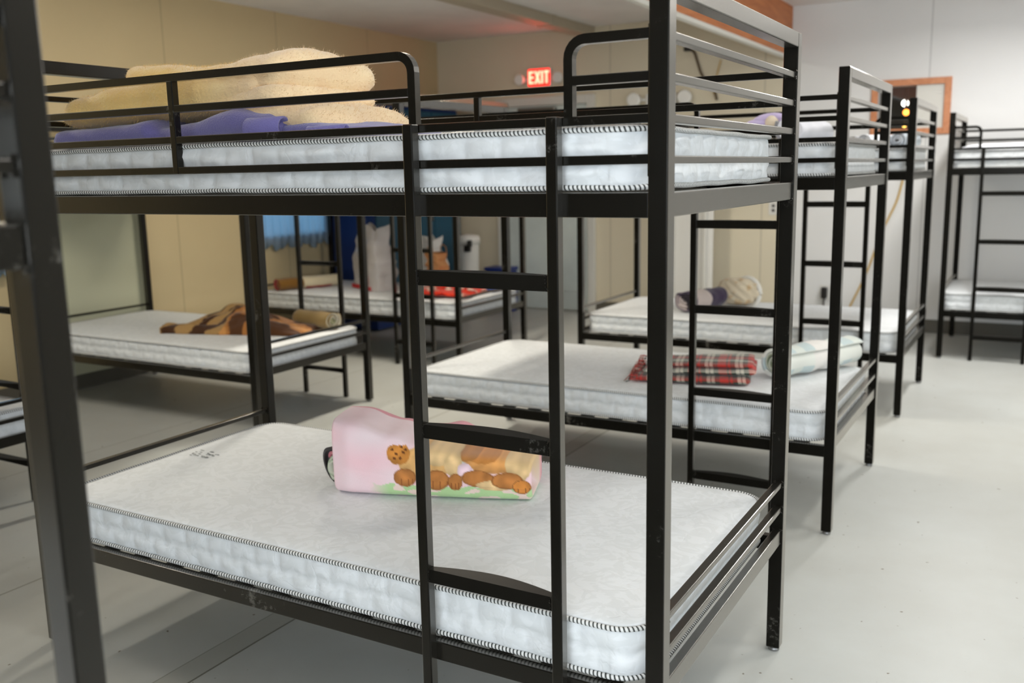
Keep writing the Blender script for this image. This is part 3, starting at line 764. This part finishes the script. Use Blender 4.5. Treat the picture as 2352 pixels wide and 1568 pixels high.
ELL = [pxe(1135, 1046, 66, 33, (222, 158, 92)), pxe(1190, 1052, 30, 46, LT), pxe(1110, 1040, 36, 18, (214, 142, 72)), pxe(985, 1056, 62, 36, TAN), pxe(1010, 1042, 34, 22, LT), pxe(924, 1036, 26, 25, (206, 136, 62)), pxe(1072, 1044, 26, 9, (196, 132, 70)), pxe(1046, 1062, 20, 26, LT),
       pxe(1072, 1076, 17, 19, (238, 208, 216)), pxe(937, 1092, 25, 21, BRN, 1), pxe(1008, 1097, 28, 23, BRN, 1), pxe(1050, 1101, 16, 19, BRN, 1), pxe(1100, 1092, 36, 19, BRN, 1), pxe(1140, 1108, 42, 12, LT), pxe(1165, 1097, 34, 19, BRN, 1), pxe(1196, 1112, 20, 16, (214, 138, 66), 1)]
SPOT = [((x - 765) / 440 * .575, (1139 + (x - 765) * .02 - y) / 790) for x, y in ((911, 1026), (920, 1036), (915, 1046), (932, 1020), (936, 1032), (928, 1046), (940, 1026))]
def pink(co):
    d_ = co - Vector((*PA, 0)); s = d_.dot(axp); q = d_.dot(sdp); z = co.z - ZM
    base = (238, 204, 208)
    b_ = noise.noise(Vector((s * 14, z * 14, 1))); base = (238 + 4 * b_, 206 - 12 * b_, 210 - 10 * b_)
    if q > .06: return (226, 150, 160)
    if z < .042 + .008 * noise.noise(Vector((s * 30, 0, 3))) and s > .115:
        g = noise.noise(Vector((s * 22, z * 60, 5)))
        f = min(1, (s - .115) / .06)
        base = tuple(a + (b2 - a) * f for a, b2 in zip(base, (178, 208, 152) if g < .25 else (232, 208, 196)))
    if abs(z - .125) < .018 and abs(s - .44) < .05: base = (196, 222, 226)
    if z > .16: return base
    col = base
    for x, zz, rx, rz, c, ol in ELL:
        e = ((s - x) / rx) ** 2 + ((z - zz) / rz) ** 2 + .14 * noise.noise(Vector((s * 90, z * 90, 2)))
        if e > 1.12: continue
        k = .90 + .16 * noise.noise(Vector((s * 40, z * 40, 9))) + .12 * (1 - e) + .9 * max(-.08, min(.08, (z - zz)))
        cc = [min(255, v * k) for v in c]
        if ol and e > .84: cc = (150, 96, 50)
        if ol and z - zz < -.003 and abs(((s - x) * 95 + .5) % 1 - .5) < .11 and rx < .04: cc = (140, 84, 42)
        if c == (206, 136, 62) and any((s - ux) ** 2 + (z - uz) ** 2 < .0044 ** 2 for ux, uz in SPOT): cc = (110, 64, 30)
        f = min(1, max(0, (1.12 - e) / .16)); col = [a + (b2 - a) * f for a, b2 in zip(col, cc)]
    return col
setcol(pf, pink)
# loose pink folds: rear corner point and inner layer at the left end
bm = bmesh.new()
loft(bm, (-1.12, .64), (-.80, .755), [(0, 0, ZM + .05, .05, .08), (.45, 0, ZM + .05, .05, .115), (.62, 0, ZM + .05, .05, .125), (1, 0, ZM + .01, .05, .10)], n=40, K=36, ex=2.4, nz=.004, capd=.02, seed=8)
loft(bm, (-1.215, .525), (-1.12, .56), [(0, 0, ZM+.09, .05, .07), (1, 0, ZM+.06, .09, .10)], n=20, K=36, ex=2.8, nz=.004, capd=.02, seed=11)
pf2 = obj('blanket_fold', bm, M['cloth'], pk); setcol(pf2, lambda co: (232, 160, 168))
bm = bmesh.new()
spiral(bm, (-1.172, .585, ZM), 1.22, .27, .064, turns=3.4, r0=.02, th=.62, nz=.005, seed=4, squash=1.0,
       cf=lambda s, t, side: ((34, 28, 28) if t > .86 or (t * 3.4 % 1) > .5 else (206, 112, 122)) if t > .55 else ((150, 166, 138) if side else (206, 208, 190)))
obj('inner_roll', bm, M['cloth'], pk)['label'] = 'dark and leaf green spiral of the inner blanket'

# --- yellow terry blanket and purple fleece on the foreground upper mattress
bm = bmesh.new(); Y0 = .10
loft(bm, (-1.86, .28), (-1.06, .28), [(0, 0, ZU + .055, .17, .050), (.1, 0, ZU + .052, .18, .095), (.3, 0, ZU + .056, .19, .115), (.6, 0, ZU + .062, .19, .122), (1, 0, ZU + .07, .18, .11)], n=60, K=60, ex=3.4, nz=.014, ns=7, capd=.05, seed=1)
loft(bm, (-1.76, .36), (-1.06, .34), [(0, 0, ZU + .14, .10, .105), (.12, 0, ZU + .14, .12, .098), (.45, 0, ZU + .14, .14, .070), (.7, 0, ZU + .14, .16, .07), (1, 0, ZU + .13, .18, .08)], n=50, K=50, ex=3, nz=.012, ns=9, capd=.02, seed=3)
loft(bm, (-1.32, .30), (-.99, .27), [(0, 0, ZU + .12, .16, .075), (.35, 0, ZU + .10, .18, .105), (.7, 0, ZU + .10, .18, .122), (1, 0, ZU + .105, .18, .112)], n=50, K=60, ex=3.0, nz=.014, ns=8, capd=.05, seed=5)
loft(bm, (-1.30, .28), (-.98, .26), [(0, 0, ZU + .06, .17, .08), (.5, 0, ZU + .055, .18, .085), (1, 0, ZU + .06, .18, .08)], n=40, K=50, ex=2.8, nz=.014, ns=9, capd=.05, seed=6)
loft(bm, (-1.16, .28), (-.84, .26), [(0, 0, ZU + .02, .18, .09), (.4, 0, ZU + .015, .19, .092), (.75, 0, ZU + .005, .19, .078), (1, 0, ZU, .17, .045)], n=50, K=50, ex=2.5, nz=.012, ns=9, capd=.06, seed=7)
bmesh.ops.recalc_face_normals(bm, faces=bm.faces); fibers(bm, 30000, .009, .0006)
yb = obj('folded_blanket', bm, M['terry'], recalc=False)
def yellow_lit(co):
    f = min(1, max(0, (co.x + 1.35) / .25)); n_ = noise.noise(co * 20) * 8  # paler cream toward the right end is bright light put into the colour
    return (236 + n_ * .5, 200 + 8 * f + n_, 126 + 40 * f + n_)
setcol(yb, yellow_lit); tag(yb, 'fluffy pale yellow blanket folded on the upper bed in the foreground, on the purple one', 'blanket')
bm = bmesh.new()
loft(bm, (-1.86, .30), (-.985, .28), [(0, 0, ZU, .21, .045), (.04, 0, ZU, .22, .060), (.35, 0, ZU, .22, .062), (.45, 0, ZU, .22, .074), (.50, 0, ZU, .20, .052), (.62, 0, ZU, .21, .060), (.82, 0, ZU, .215, .088), (.95, 0, ZU, .215, .074), (1, 0, ZU, .215, .055)], n=90, K=60, ex=3.4, nz=.006, ns=6, capd=.012, seed=2)
loft(bm, (-1.0, .28), (-.80, .26), [(0, 0, ZU, .2, .040), (.5, 0, ZU, .2, .045), (1, 0, ZU, .2, .028)], n=30, K=50, ex=3, nz=.005, ns=8, capd=.015, seed=9)
# open tube ends where the edge is folded over
for (x, y, r_) in ((-.985, .07, .024), (-.80, .07, .012)):
    ring = [(math.cos(t) * r_, math.sin(t) * r_ * 1.1) for t in [2 * PI * k / 20 for k in range(20)]]
    o1 = [bm.verts.new((x - .10, y + a, ZU + r_ * 1.1 + b_)) for a, b_ in ring]; o2 = [bm.verts.new((x + .012, y + a, ZU + r_ * 1.1 + b_)) for a, b_ in ring]
    i2 = [bm.verts.new((x + .012, y + a * .82, ZU + r_ * 1.1 + b_ * .82)) for a, b_ in ring]; i1 = [bm.verts.new((x - .06, y + a * .8, ZU + r_ * 1.1 + b_ * .8)) for a, b_ in ring]
    for p, q in ((o1, o2), (o2, i2), (i2, i1)):
        for k in range(20): bm.faces.new((p[k], p[(k + 1) % 20], q[(k + 1) % 20], q[k])).smooth = True
    bm.faces.new(i1)
pb = obj('folded_blanket', bm, M['purple']); setcol(pb, lambda co: (116, 110, 166)); tag(pb, 'purple fleece blanket folded flat on the upper mattress in the foreground', 'blanket')

# --- second bunk: tartan throw and pastel roll on the lower bed
bm = bmesh.new(); uvl = bm.loops.layers.uv.new('UVMap')
for (A, B, sec, sd_) in (((-.98, 2.30), (-.50, 2.42), [(0, 0, ZM, .16, .030), (.6, 0, ZM, .17, .034), (1, 0, ZM, .17, .040)], 1), ((-.96, 2.33), (-.485, 2.45), [(0, 0, ZM + .03, .14, .024), (.6, 0, ZM + .034, .155, .028), (1, 0, ZM + .036, .16, .032)], 2), ((-.90, 2.36), (-.50, 2.46), [(0, 0, ZM + .055, .11, .02), (.6, 0, ZM + .06, .13, .022), (1, 0, ZM + .06, .14, .026)], 4)):
    loft(bm, A, B, sec, n=50, K=44, ex=2.6, nz=.006, ns=12, capd=.022, seed=sd_)
rnd = random.Random(3)
for k in range(70):      # knotted fringe along the left edge
    y = 2.14 + rnd.random() * .36; x = -.975 + (y - 2.3) * -.25; z = ZM + rnd.choice([.008, .03, .05]); q = rnd.uniform(.025, .05)
    sweep(bm, [(x + .01, y, z), (x - q * .5, y + rnd.uniform(-.01, .01), z + .004), (x - q, y + rnd.uniform(-.02, .02), ZM + .004)], .0018, .0018, n=5)
for f in bm.faces:
    for lp in f.loops: c = lp.vert.co; lp[uvl].uv = (c.x * .97 + c.y * .24 + c.z * .3, c.y * .97 - c.x * .24 + c.z * 1.1)
tp = obj('folded_throw', bm, M['tartan']); tag(tp, 'red, green and cream tartan throw with fringe, folded on the second bunk lower bed', 'blanket')
def pastel(s, t, side):
    if t < .7: return (206, 212, 200) if side else (120, 132, 104)
    a = (t - .7) / .3
    if .38 < s < .62: return (40, 44, 60) if (abs(a - .42) < .02 and (abs(s - .42) < .012 or abs(s - .57) < .012)) else (226, 222, 216)
    return ((214, 220, 212) if int(s * 8) % 2 else (190, 204, 204)) if int(a * 6) % 2 else (222, 224, 216)
roll('rolled_blanket', 'rolled pastel baby blanket with pale green patches on the second bunk lower bed', 'blanket', (-.29, 2.68, ZM), 1.10, .52, .080, pastel, turns=3.3, nz=.008, seed=5, nl=60, nt=260, squash=.9, r0=.02)

# --- third bunk lower bed
roll('rolled_blanket', 'dark purple and beige striped blanket rolled on the third bunk lower bed', 'blanket', (-1.36, 4.33, ZM), 1.2, .34, .092,
     lambda s, t, side: ((196, 182, 176) if .12 < s < .55 else (66, 54, 76)) if side and t > .6 else ((40, 32, 40) if (t * 3 % 1) < .6 else (190, 176, 172)), turns=3, nz=.01, seed=8, nl=40, squash=.85)
fb = empty('frilly_bundle', (-1.21, 4.66, ZM)); tag(fb, 'cream ruffled pillow standing on the third bunk lower bed', 'pillow')
bm = bmesh.new(); rnd = random.Random(5)
NU, NV = 60, 26; rows = []
for i in range(NU):
    a = 2 * PI * i / NU; row = []
    for j in range(NV + 1):
        v = j / NV; rr = .135 * math.sin(PI * v * .96 + .06) ** .7 * (1 + .09 * math.sin(a * 11 + j)); row.append(bm.verts.new((math.cos(a) * rr * 1.05, math.sin(a) * rr * .6, .005 + .155 * (1 - math.cos(PI * v)) / 2 * 1.15 + .008 * math.sin(a * 7 + j * 1.3) * math.sin(PI * v))))
    rows.append(row)
for i in range(NU):
    for j in range(NV): bm.faces.new((rows[i][j], rows[(i + 1) % NU][j], rows[(i + 1) % NU][j + 1], rows[i][j + 1])).smooth = True
bm.faces.new([r_[0] for r_ in rows]); bm.faces.new([r_[-1] for r_ in rows])
o = obj('pillow', bm, M['cloth'], fb); setcol(o, lambda co: (238, 222, 194) if noise.noise(co * 22) > -.25 else (224, 194, 150))
bm = bmesh.new()
pts = [(.055 + .088 * math.cos(t), .01 - .02 * math.cos(t), .085 + .10 * math.sin(t)) for t in [PI * 2 * k / 40 for k in range(40)]]
sweep(bm, pts, .022, .014, n=10, closed=True); o = obj('ruffle', bm, M['cloth'], fb, True); setcol(o, lambda co: (240, 236, 226))

# --- tiger striped blanket and khaki roll on the bunk behind left
bm = bmesh.new()
rows = []; NX, NY = 120, 80
for i in range(NX + 1):
    u = i / NX; row = []
    for j in range(NY + 1):
        v = j / NY
        x = -4.03 + .84 * u - .06 * v; y = 2.20 + .26 * u + (.10 + .52 * u ** .7) * v * (1 - .25 * u)
        env = min(1, u * 6) * min(1, (1 - u) * 5) * min(1, v * 5) * min(1, (1 - v) * 4)
        env0 = max(0, math.sin(PI * min(1, u * 1.0))) ** .5 * max(0, math.sin(PI * v)) ** .5
        h = .012 + env0 * (.085 + .05 * math.sin(u * 9 + v * 5 + 1) + .05 * noise.noise(Vector((u * 5, v * 5, 2)))) + .02 * env0 * abs(noise.noise(Vector((u * 12, v * 12, 6))))
        if u < .08: h += .02 * (1 - u / .08)
        row.append(bm.verts.new((x + .02 * noise.noise(Vector((u * 6, v * 6, 9))), y + .02 * noise.noise(Vector((u * 6, v * 6, 19))), ZM + max(.006, h))))
    rows.append(row)
for i in range(NX):
    for j in range(NY): bm.faces.new((rows[i][j], rows[i + 1][j], rows[i + 1][j + 1], rows[i][j + 1])).smooth = True
edge = [rows[i][0] for i in range(NX + 1)] + [rows[NX][j] for j in range(1, NY + 1)] + [rows[i][NY] for i in range(NX - 1, -1, -1)] + [rows[0][j] for j in range(NY - 1, 0, -1)]
low = [bm.verts.new((v.co.x, v.co.y, ZM + .001)) for v in edge]
for k in range(len(edge)):
    q = (k + 1) % len(edge); bm.faces.new((edge[k], low[k], low[q], edge[q]))
bm.faces.new(low)
tb = obj('crumpled_blanket', bm, M['cloth'])
def tiger(co):
    u = (co.x + 4.03) / .84; v = (co.y - 2.2) / .6
    if u < .45:
        s = math.sin((co.x * .8 - co.y * .9 + .04 * noise.noise(co * 9)) * 62)
        return (66, 40, 20) if s < 0 else (158, 124, 76)
    n_ = noise.noise(Vector((co.x * 8, co.y * 8, 4))) + .25 * noise.noise(Vector((co.x * 20, co.y * 20, 4)))
    return (78, 46, 20) if n_ < -.05 else ((196, 138, 76) if n_ > .28 else (164, 108, 54))
setcol(tb, tiger); tag(tb, 'brown tiger striped blanket crumpled on the lower bed behind left', 'blanket')
roll('rolled_blanket', 'khaki blanket rolled with white lining beside the brown tiger striped blanket', 'blanket', (-3.27, 2.74, ZM), -.12, .30, .066,
     lambda s, t, side: ((132, 108, 62) if side else (214, 206, 184)) if t > .3 else (150, 146, 110), turns=3, nz=.005, seed=3, nl=24)

# --- bunk before the navy cabinet: roll, shopping bags, red blanket, knitted roll
def redroll(s, t, side):
    if s < .40: return (120, 84, 34) if side else (188, 60, 66)
    if .42 < s < .85 and t > .84: return (170, 40, 36)
    return (214, 200, 168)
roll('rolled_blanket', 'brown and cream blanket rolled with a red inside, by the lace curtain window', 'blanket', (-4.72, 4.31, ZM), 1.14, .55, .062, redroll, turns=3, nz=.005, seed=12, nl=50)
bm = bmesh.new()
loft(bm, (-3.66, 4.40), (-3.16, 4.50), [(0, 0, ZM, .26, .035), (.3, 0, ZM, .30, .07), (.7, 0, ZM, .30, .06), (1, 0, ZM, .28, .03)], n=80, K=80, ex=2.4, nz=.03, ns=9, capd=.05, seed=15)
rb = obj('crumpled_blanket', bm, M['cloth']); tag(rb, 'bright red and white patterned blanket crumpled beside the shopping bags', 'blanket')
setcol(rb, lambda co: (222, 54, 26) if noise.noise(Vector((co.x * 14, co.y * 14, co.z * 30))) < .12 else ((236, 200, 180) if noise.noise(Vector((co.x * 22, co.y * 22, 7))) > 0 else (150, 22, 14)))
def bag(name, loc, rz, w, d_, h, mats, label, knot=False):
    r = empty(name, loc, rz); tag(r, label, 'bag')
    bm = bmesh.new(); NU, NV = 48, 22; rows = []
    for i in range(NU):
        a = 2 * PI * i / NU; ca, sa = math.cos(a), math.sin(a); row = []
        for j in range(NV + 1):
            v = j / NV; ex = .45
            tp_ = 1 - (.55 * max(0, v - .45) / .55 if knot else .06 * v); fl = 0
            if knot and v > .72: fl = (v - .72) * 1.5 * (.7 + .3 * math.sin(a * 3))
            x = math.copysign(abs(ca) ** ex, ca) * w / 2 * (tp_ + fl); y = math.copysign(abs(sa) ** ex, sa) * d_ / 2 * (tp_ + fl * .6)
            k = .022 * noise.noise(Vector((x * 11, y * 11, v * 7 + w)))
            row.append(bm.verts.new((x + k, y + k, v * h * (1 if not (knot and v > .8) else 1 + .05 * math.sin(a * 3)))))
        rows.append(row)
    for i in range(NU):
        for j in range(NV):
            bm.faces.new((rows[i][j], rows[(i + 1) % NU][j], rows[(i + 1) % NU][j + 1], rows[i][j + 1]))
    bm.faces.new([q[0] for q in rows][::-1])
    o = obj('bag_body', bm, mats[0], r); sm = o.modifiers.new('s', 'SOLIDIFY'); sm.thickness = .002
    return r
bg1 = bag('plastic_bag', (-4.18, 4.5, ZM + .002), -.5, .48, .24, .50, (M['bag'],), 'knotted white plastic shopping bag with dark and red print, before the navy cabinet', True)
bm = bmesh.new()      # generic brown blot and red corner stripe on the bag front
fr_ = [(-.03, .10), (.00, .22), (.03, .30), (.07, .22), (.10, .14), (.085, .05), (.06, .16), (.04, .21), (.02, .17), (.03, .08), (.0, .07)]
a_ = [bm.verts.new((x, -.117, z)) for x, z in fr_]; c_ = [bm.verts.new((x, -.123, z)) for x, z in fr_]
bm.faces.new(a_); bm.faces.new(c_[::-1])
for k in range(len(fr_)): q = (k + 1) % len(fr_); bm.faces.new((a_[k], a_[q], c_[q], c_[k]))
obj('printed_shape', bm, M['inkd'], bg1)
bm = bmesh.new(); box(bm, (-.19, -.124, .004), (.19, -.116, .035), .002); box(bm, (.10, -.124, .03), (.14, -.116, .15), .002); obj('red_print', bm, M['inkr'], bg1)
bg2 = bag('plastic_bag', (-3.80, 4.78, ZM + .002), -.4, .24, .2, .40, (M['white'],), 'smaller white plastic bag standing between the shopping bag and the tan paper bag', True)
bg3 = bag('paper_bag', (-3.56, 4.50, ZM + .06), -.5, .20, .13, .25, (M['paper'],), 'tan orange paper bag standing on the red blanket')
bm = bmesh.new()
for s_ in (-1, 1): sweep(bm, [(-.05, s_ * .06, .24), (-.045, s_ * .058, .29), (0, s_ * .056, .31), (.045, s_ * .058, .29), (.05, s_ * .06, .24)], .003, .003, n=6)
obj('handle', bm, M['paper'], bg3)
roll('rolled_blanket', 'small blue and white roll behind the end rail of the bunk with shopping bags', 'blanket', (-3.14, 4.72, ZM), 1.4, .22, .04, lambda s, t, side: (60, 84, 150) if s < .5 else (214, 214, 214), turns=2.5, seed=6, nl=16)

# --- things on the far upper beds
o = roll('rolled_blanket', 'white and grey blanket rolled on the second bunk upper bed', 'blanket', (-.33, 2.55, ZU), 1.45, .40, .066, lambda s, t, side: (226, 226, 232) if t < .9 or s > .3 else (150, 150, 154), turns=3, nz=.008, seed=21, nl=26)
sf = empty('plush_flower', (-.44, 2.42, ZU + .02)); tag(sf, 'lavender plush flower toy lying on the second bunk upper bed', 'toy')
bm = bmesh.new(); bmesh.ops.create_uvsphere(bm, u_segments=16, v_segments=10, radius=.03); bmesh.ops.translate(bm, verts=bm.verts, vec=(0, 0, .075)); o = obj('flower_centre', bm, M['cloth'], sf, True); setcol(o, lambda co: (230, 214, 190))
bm = bmesh.new()
for k in range(7):
    a = 2 * PI * k / 7 + .3; c = Vector((math.cos(a) * .065, .0, .07 + math.sin(a) * .028)); s = bmesh.ops.create_uvsphere(bm, u_segments=14, v_segments=8, radius=1)
    bmesh.ops.transform(bm, matrix=Matrix.Translation(c) @ Matrix.Rotation(-a * .0 + .25 * math.sin(2 * a), 4, 'Y') @ Matrix.Diagonal((.05, .014, .016, 1)), verts=s['verts'])
o = obj('petals', bm, M['cloth'], sf, True); setcol(o, lambda co: (206, 190, 226))
bm = bmesh.new(); loft(bm, (-.75, 2.45), (-.42, 2.52), [(0, 0, ZU, .10, .018), (1, 0, ZU, .11, .022)], n=30, K=30, ex=3, nz=.004, capd=.02, seed=2)
o = obj('folded_blanket', bm, M['cloth']); setcol(o, lambda co: (186, 92, 70) if co.x < -.62 else ((200, 180, 214) if int(co.x * 45) % 3 else (232, 228, 236))); tag(o, 'thin lavender striped blanket folded under the plush flower on the second bunk upper bed', 'blanket')
roll('rolled_blanket', 'white and grey blanket rolled on the third bunk upper bed, near its front', 'blanket', (-.34, 4.28, ZU), 1.45, .34, .05, lambda s, t, side: (232, 234, 238) if side else (158, 158, 160), turns=3, seed=23, nl=22)
roll('rolled_blanket', 'pale blue grey blanket rolled on the third bunk upper bed, behind the front roll', 'blanket', (-.20, 4.60, ZU), 1.35, .26, .058, lambda s, t, side: (218, 226, 234) if side else (170, 172, 176), turns=3, seed=24, nl=20)
bm = bmesh.new(); loft(bm, (-.02, 6.25), (1.5, 6.28), [(0, 0, ZU, .38, .02), (.06, 0, ZU, .40, .040), (.5, 0, ZU, .42, .045), (1, 0, ZU, .42, .04)], n=60, K=50, ex=3.4, nz=.008, ns=5, capd=.03, seed=4)
o = obj('folded_blanket', bm, M['cloth']); setcol(o, lambda co: (232, 232, 236)); tag(o, 'white blanket spread on the upper bed of the bunk against the back wall', 'blanket')


# ------------------------------------------------------------------ back of the hall
cb = empty('cabinet', (0, 0, 0)); tag(cb, 'tall navy blue metal cabinet in the back left corner', 'cabinet')
bm = bmesh.new(); box(bm, (XL + .03, 5.06, 0.02), (-4.60, 6.46, 2.0), .006); obj('cabinet_body', bm, M['cab'], cb)
for k in range(3):
    y0 = 5.075 + k * .46; dd = nb('cabinet_door', (-4.600, y0 + .004, .10), (-4.582, y0 + .452, 1.97), M['cabs'], cb, .003); nb('handle', (-4.582, y0 + .40, .95), (-4.565, y0 + .415, 1.10), M['hinge'], dd, .002)  # teal of this side is the lighting on navy, put into the colour
for x in (-4.96, -4.76):
    bm = bmesh.new(); lathe(bm, [(.022, 0), (.022, .006), (.016, .012)], (x, 5.058, 1.93), 0, 18, axis='y'); obj('white_button', bm, M['knob'], cb)
bm = bmesh.new(); box(bm, (-4.95, 5.12, 2.003), (-4.24, 6.86, 2.075), .006); tag(obj('pale_board', bm, M['board']), 'long pale beige board lying on top of the navy cabinet', 'board')
tc_ = empty('trash_can', (-4.285, 6.12, 0)); tag(tc_, 'white plastic can with a dark handle notch standing before the grey door', 'can')
bm = bmesh.new(); lathe(bm, [(.075, 0.0), (.085, .02), (.098, .70), (.104, .72)], (0, 0, 0), 0, 32); obj('can_body', bm, M['white'], tc_)
bm = bmesh.new(); lathe(bm, [(.110, .72), (.112, .77), (.10, .80), (.04, .812)], (0, 0, 0), 0, 32); obj('lid', bm, M['white'], tc_)
bm = bmesh.new(); box(bm, (.02, -.125, .655), (.085, -.09, .715), .006); box(bm, (.06, -.125, .70), (.085, -.07, .765), .006); obj('handle_notch', bm, M['plug'], tc_)
bb = empty('storage_bin', (-4.22, 6.62, 0)); tag(bb, 'blue plastic storage bin on the floor by the grey door', 'bin')
bm = bmesh.new(); box(bm, (-.13, -.10, .002), (.13, .10, .42), .012); obj('bin_body', bm, M['bin'], bb); nb('bin_lid', (-.14, -.11, .42), (.14, .11, .455), M['bin'], bb, .008)
wb = empty('folding_table', (0, 0, 0)); tag(wb, 'white folded table standing on end against the back wall', 'table')
bm = bmesh.new(); box(bm, (-2.44, 6.60, .0), (-2.02, 6.625, 1.42), .01); o = obj('table_top', bm, M['white'], wb)
bm = bmesh.new(); box(bm, (-2.10, 6.56, .02), (-2.07, 6.60, 1.38), .006); box(bm, (-2.40, 6.56, .02), (-2.37, 6.60, 1.38), .006); obj('table_rim', bm, M['trimw'], wb)

# exit sign with two emergency lamps
ex_ = empty('exit_sign', (-3.885, YB - .002, 2.305)); tag(ex_, 'glowing red EXIT sign with two round emergency lamps on the back wall', 'exit sign')
nb('sign_housing', (-.125, -.055, -.085), (.125, 0, .085), M['white'], ex_, .008)
nb('sign_face', (-.12, -.062, -.08), (.12, -.055, .08), M['exitred'], ex_, .004)
bm = bmesh.new(); fz = -.066
def stroke(x0, z0, x1, z1, w=.0105): sweep(bm, [(x0, fz, z0), (x1, fz, z1)], w, .004, up=Vector((0, 1, 0)))
stroke(-.098, -.06, -.098, .06)
for z in (-.05, 0, .05): stroke(-.098, z, -.055, z)
stroke(-.035, -.06, .012, .06); stroke(.012, -.06, -.035, .06); stroke(.040, -.06, .040, .06); stroke(.088, -.06, .088, .06); stroke(.062, .05, .114, .05)
obj('sign_letters', bm, M['exitlet'], ex_)
for x in (-.205, .215):
    bm = bmesh.new(); lathe(bm, [(.03, 0.0), (.05, .03), (.052, .075), (.046, .08)], (x, -.02, -.015), 0, 24, axis='y'); box(bm, (min(x, x * .6), -.03, -.03), (max(x, x * .6), -.01, 0), .003); obj('emergency_lamp', bm, M['lens'], ex_)
ep = area('exit_glow', (-3.885, YB - .085, 2.305), (-PI / 2, 0, 0), .24, .15, .7, (1, .09, .05)); ep.rotation_euler = (-PI / 2, 0, 0)
el = empty('emergency_light', (-2.62, YB - .002, 2.035)); tag(el, 'twin head emergency light on the back wall right of the grey door', 'emergency light')
nb('light_housing', (-.15, -.06, -.05), (.15, 0, .05), M['white'], el, .01)
for x in (-.26, .235):
    bm = bmesh.new(); lathe(bm, [(.035, 0.0), (.062, .03), (.066, .08), (.055, .09)], (x, -.01, 0), 0, 24, axis='y'); box(bm, (min(x, x * .5), -.03, -.012), (max(x, x * .5), -.01, .012), .003); obj('lamp_head', bm, M['lens'], el)


def plate(name, x, z, w, h, label, plug=False):
    r = empty(name, (x, YB - .001, z)); tag(r, label, 'outlet'); nb('cover_plate', (-w / 2, -.006, -h / 2), (w / 2, 0, h / 2), M['white'], r, .002)
    bm = bmesh.new(); box(bm, (-.013, -.009, .008), (.013, -.006, .032)); box(bm, (-.013, -.009, -.032), (.013, -.006, -.008)); obj('socket', bm, M['plug'] if not plug else M['trimw'], r)
    return r
plate('wall_outlet', -1.57, 1.035, .08, .12, 'upper white wall outlet plate on the back wall, above the bed height')
plate('wall_outlet', -1.095, .30, .09, .13, 'low white wall outlet on the back wall holding a black plug', True)
bm = bmesh.new(); box(bm, (-1.122, YB - .06, .25), (-1.072, YB - .012, .35), .012, 3); sweep(bm, [(-1.097, YB - .035, .25), (-1.10, YB - .03, .20), (-1.105, YB - .03, .12), (-1.11, YB - .04, .03)], .007, .007, n=8)
tag(obj('black_plug', bm, M['plug']), 'black plug adapter in the low wall outlet', 'plug')


def cord(name, pts, r, mat, label):
    bm = bmesh.new(); out = []
    P_ = [Vector(p) for p in pts]
    for i in range(len(P_) - 1):
        p0 = P_[max(i - 1, 0)]; p1 = P_[i]; p2 = P_[i + 1]; p3 = P_[min(i + 2, len(P_) - 1)]
        for k in range(10):
            t = k / 10; out.append(.5 * ((2 * p1) + (p2 - p0) * t + (2 * p0 - 5 * p1 + 4 * p2 - p3) * t * t + (3 * p1 - p0 - 3 * p2 + p3) * t ** 3))
    out.append(P_[-1]); sweep(bm, out, r, r, n=8); return tag(obj(name, bm, mat, None, True), label, 'cable')
yw = YB - .02
cord('wall_cable', [(-2.37, yw, 2.455), (-2.32, yw, 2.43), (-2.285, yw, 2.34), (-2.25, yw, 2.24), (-2.20, yw, 2.17), (-2.14, yw, 2.12), (-2.10, yw, 2.0)], .011, M['cable'], 'brown cable drooping on the back wall under the orange header')
bm = bmesh.new(); box(bm, (-2.41, YB - .05, 2.44), (-2.34, YB - .002, 2.485), .006); tag(obj('junction_box', bm, M['plug']), 'small dark junction box at the top of the brown cable', 'box')
cord('yellow_cord', [(-2.07, yw, 2.34), (-2.09, yw, 2.27), (-2.12, yw, 2.15), (-2.13, yw, 2.05)], .006, M['yellow'], 'short yellow cord hanging on the back wall beside the brown cable')
cord('yellow_cord', [(-.50, yw, 1.28), (-.54, yw, 1.10), (-.60, yw, .95), (-.655, yw, .81), (-.75, yw, .50), (-.86, yw, .23), (-.94, yw, .06)], .008, M['yellow'], 'long yellow extension cord slanting down the back wall')
# added sheet for the paler-lit patch of left wall behind the tiger blanket bunk
bm = bmesh.new(); box(bm, (XL + .025, 2.16, .10), (XL + .05, 3.0, 1.30), .006)
tag(obj('wall_panel', bm, simple('pale_green_panel', (196, 196, 168), .5, .4)), 'pale green grey panel leaning on the left wall behind the tiger blanket bunk', 'panel')
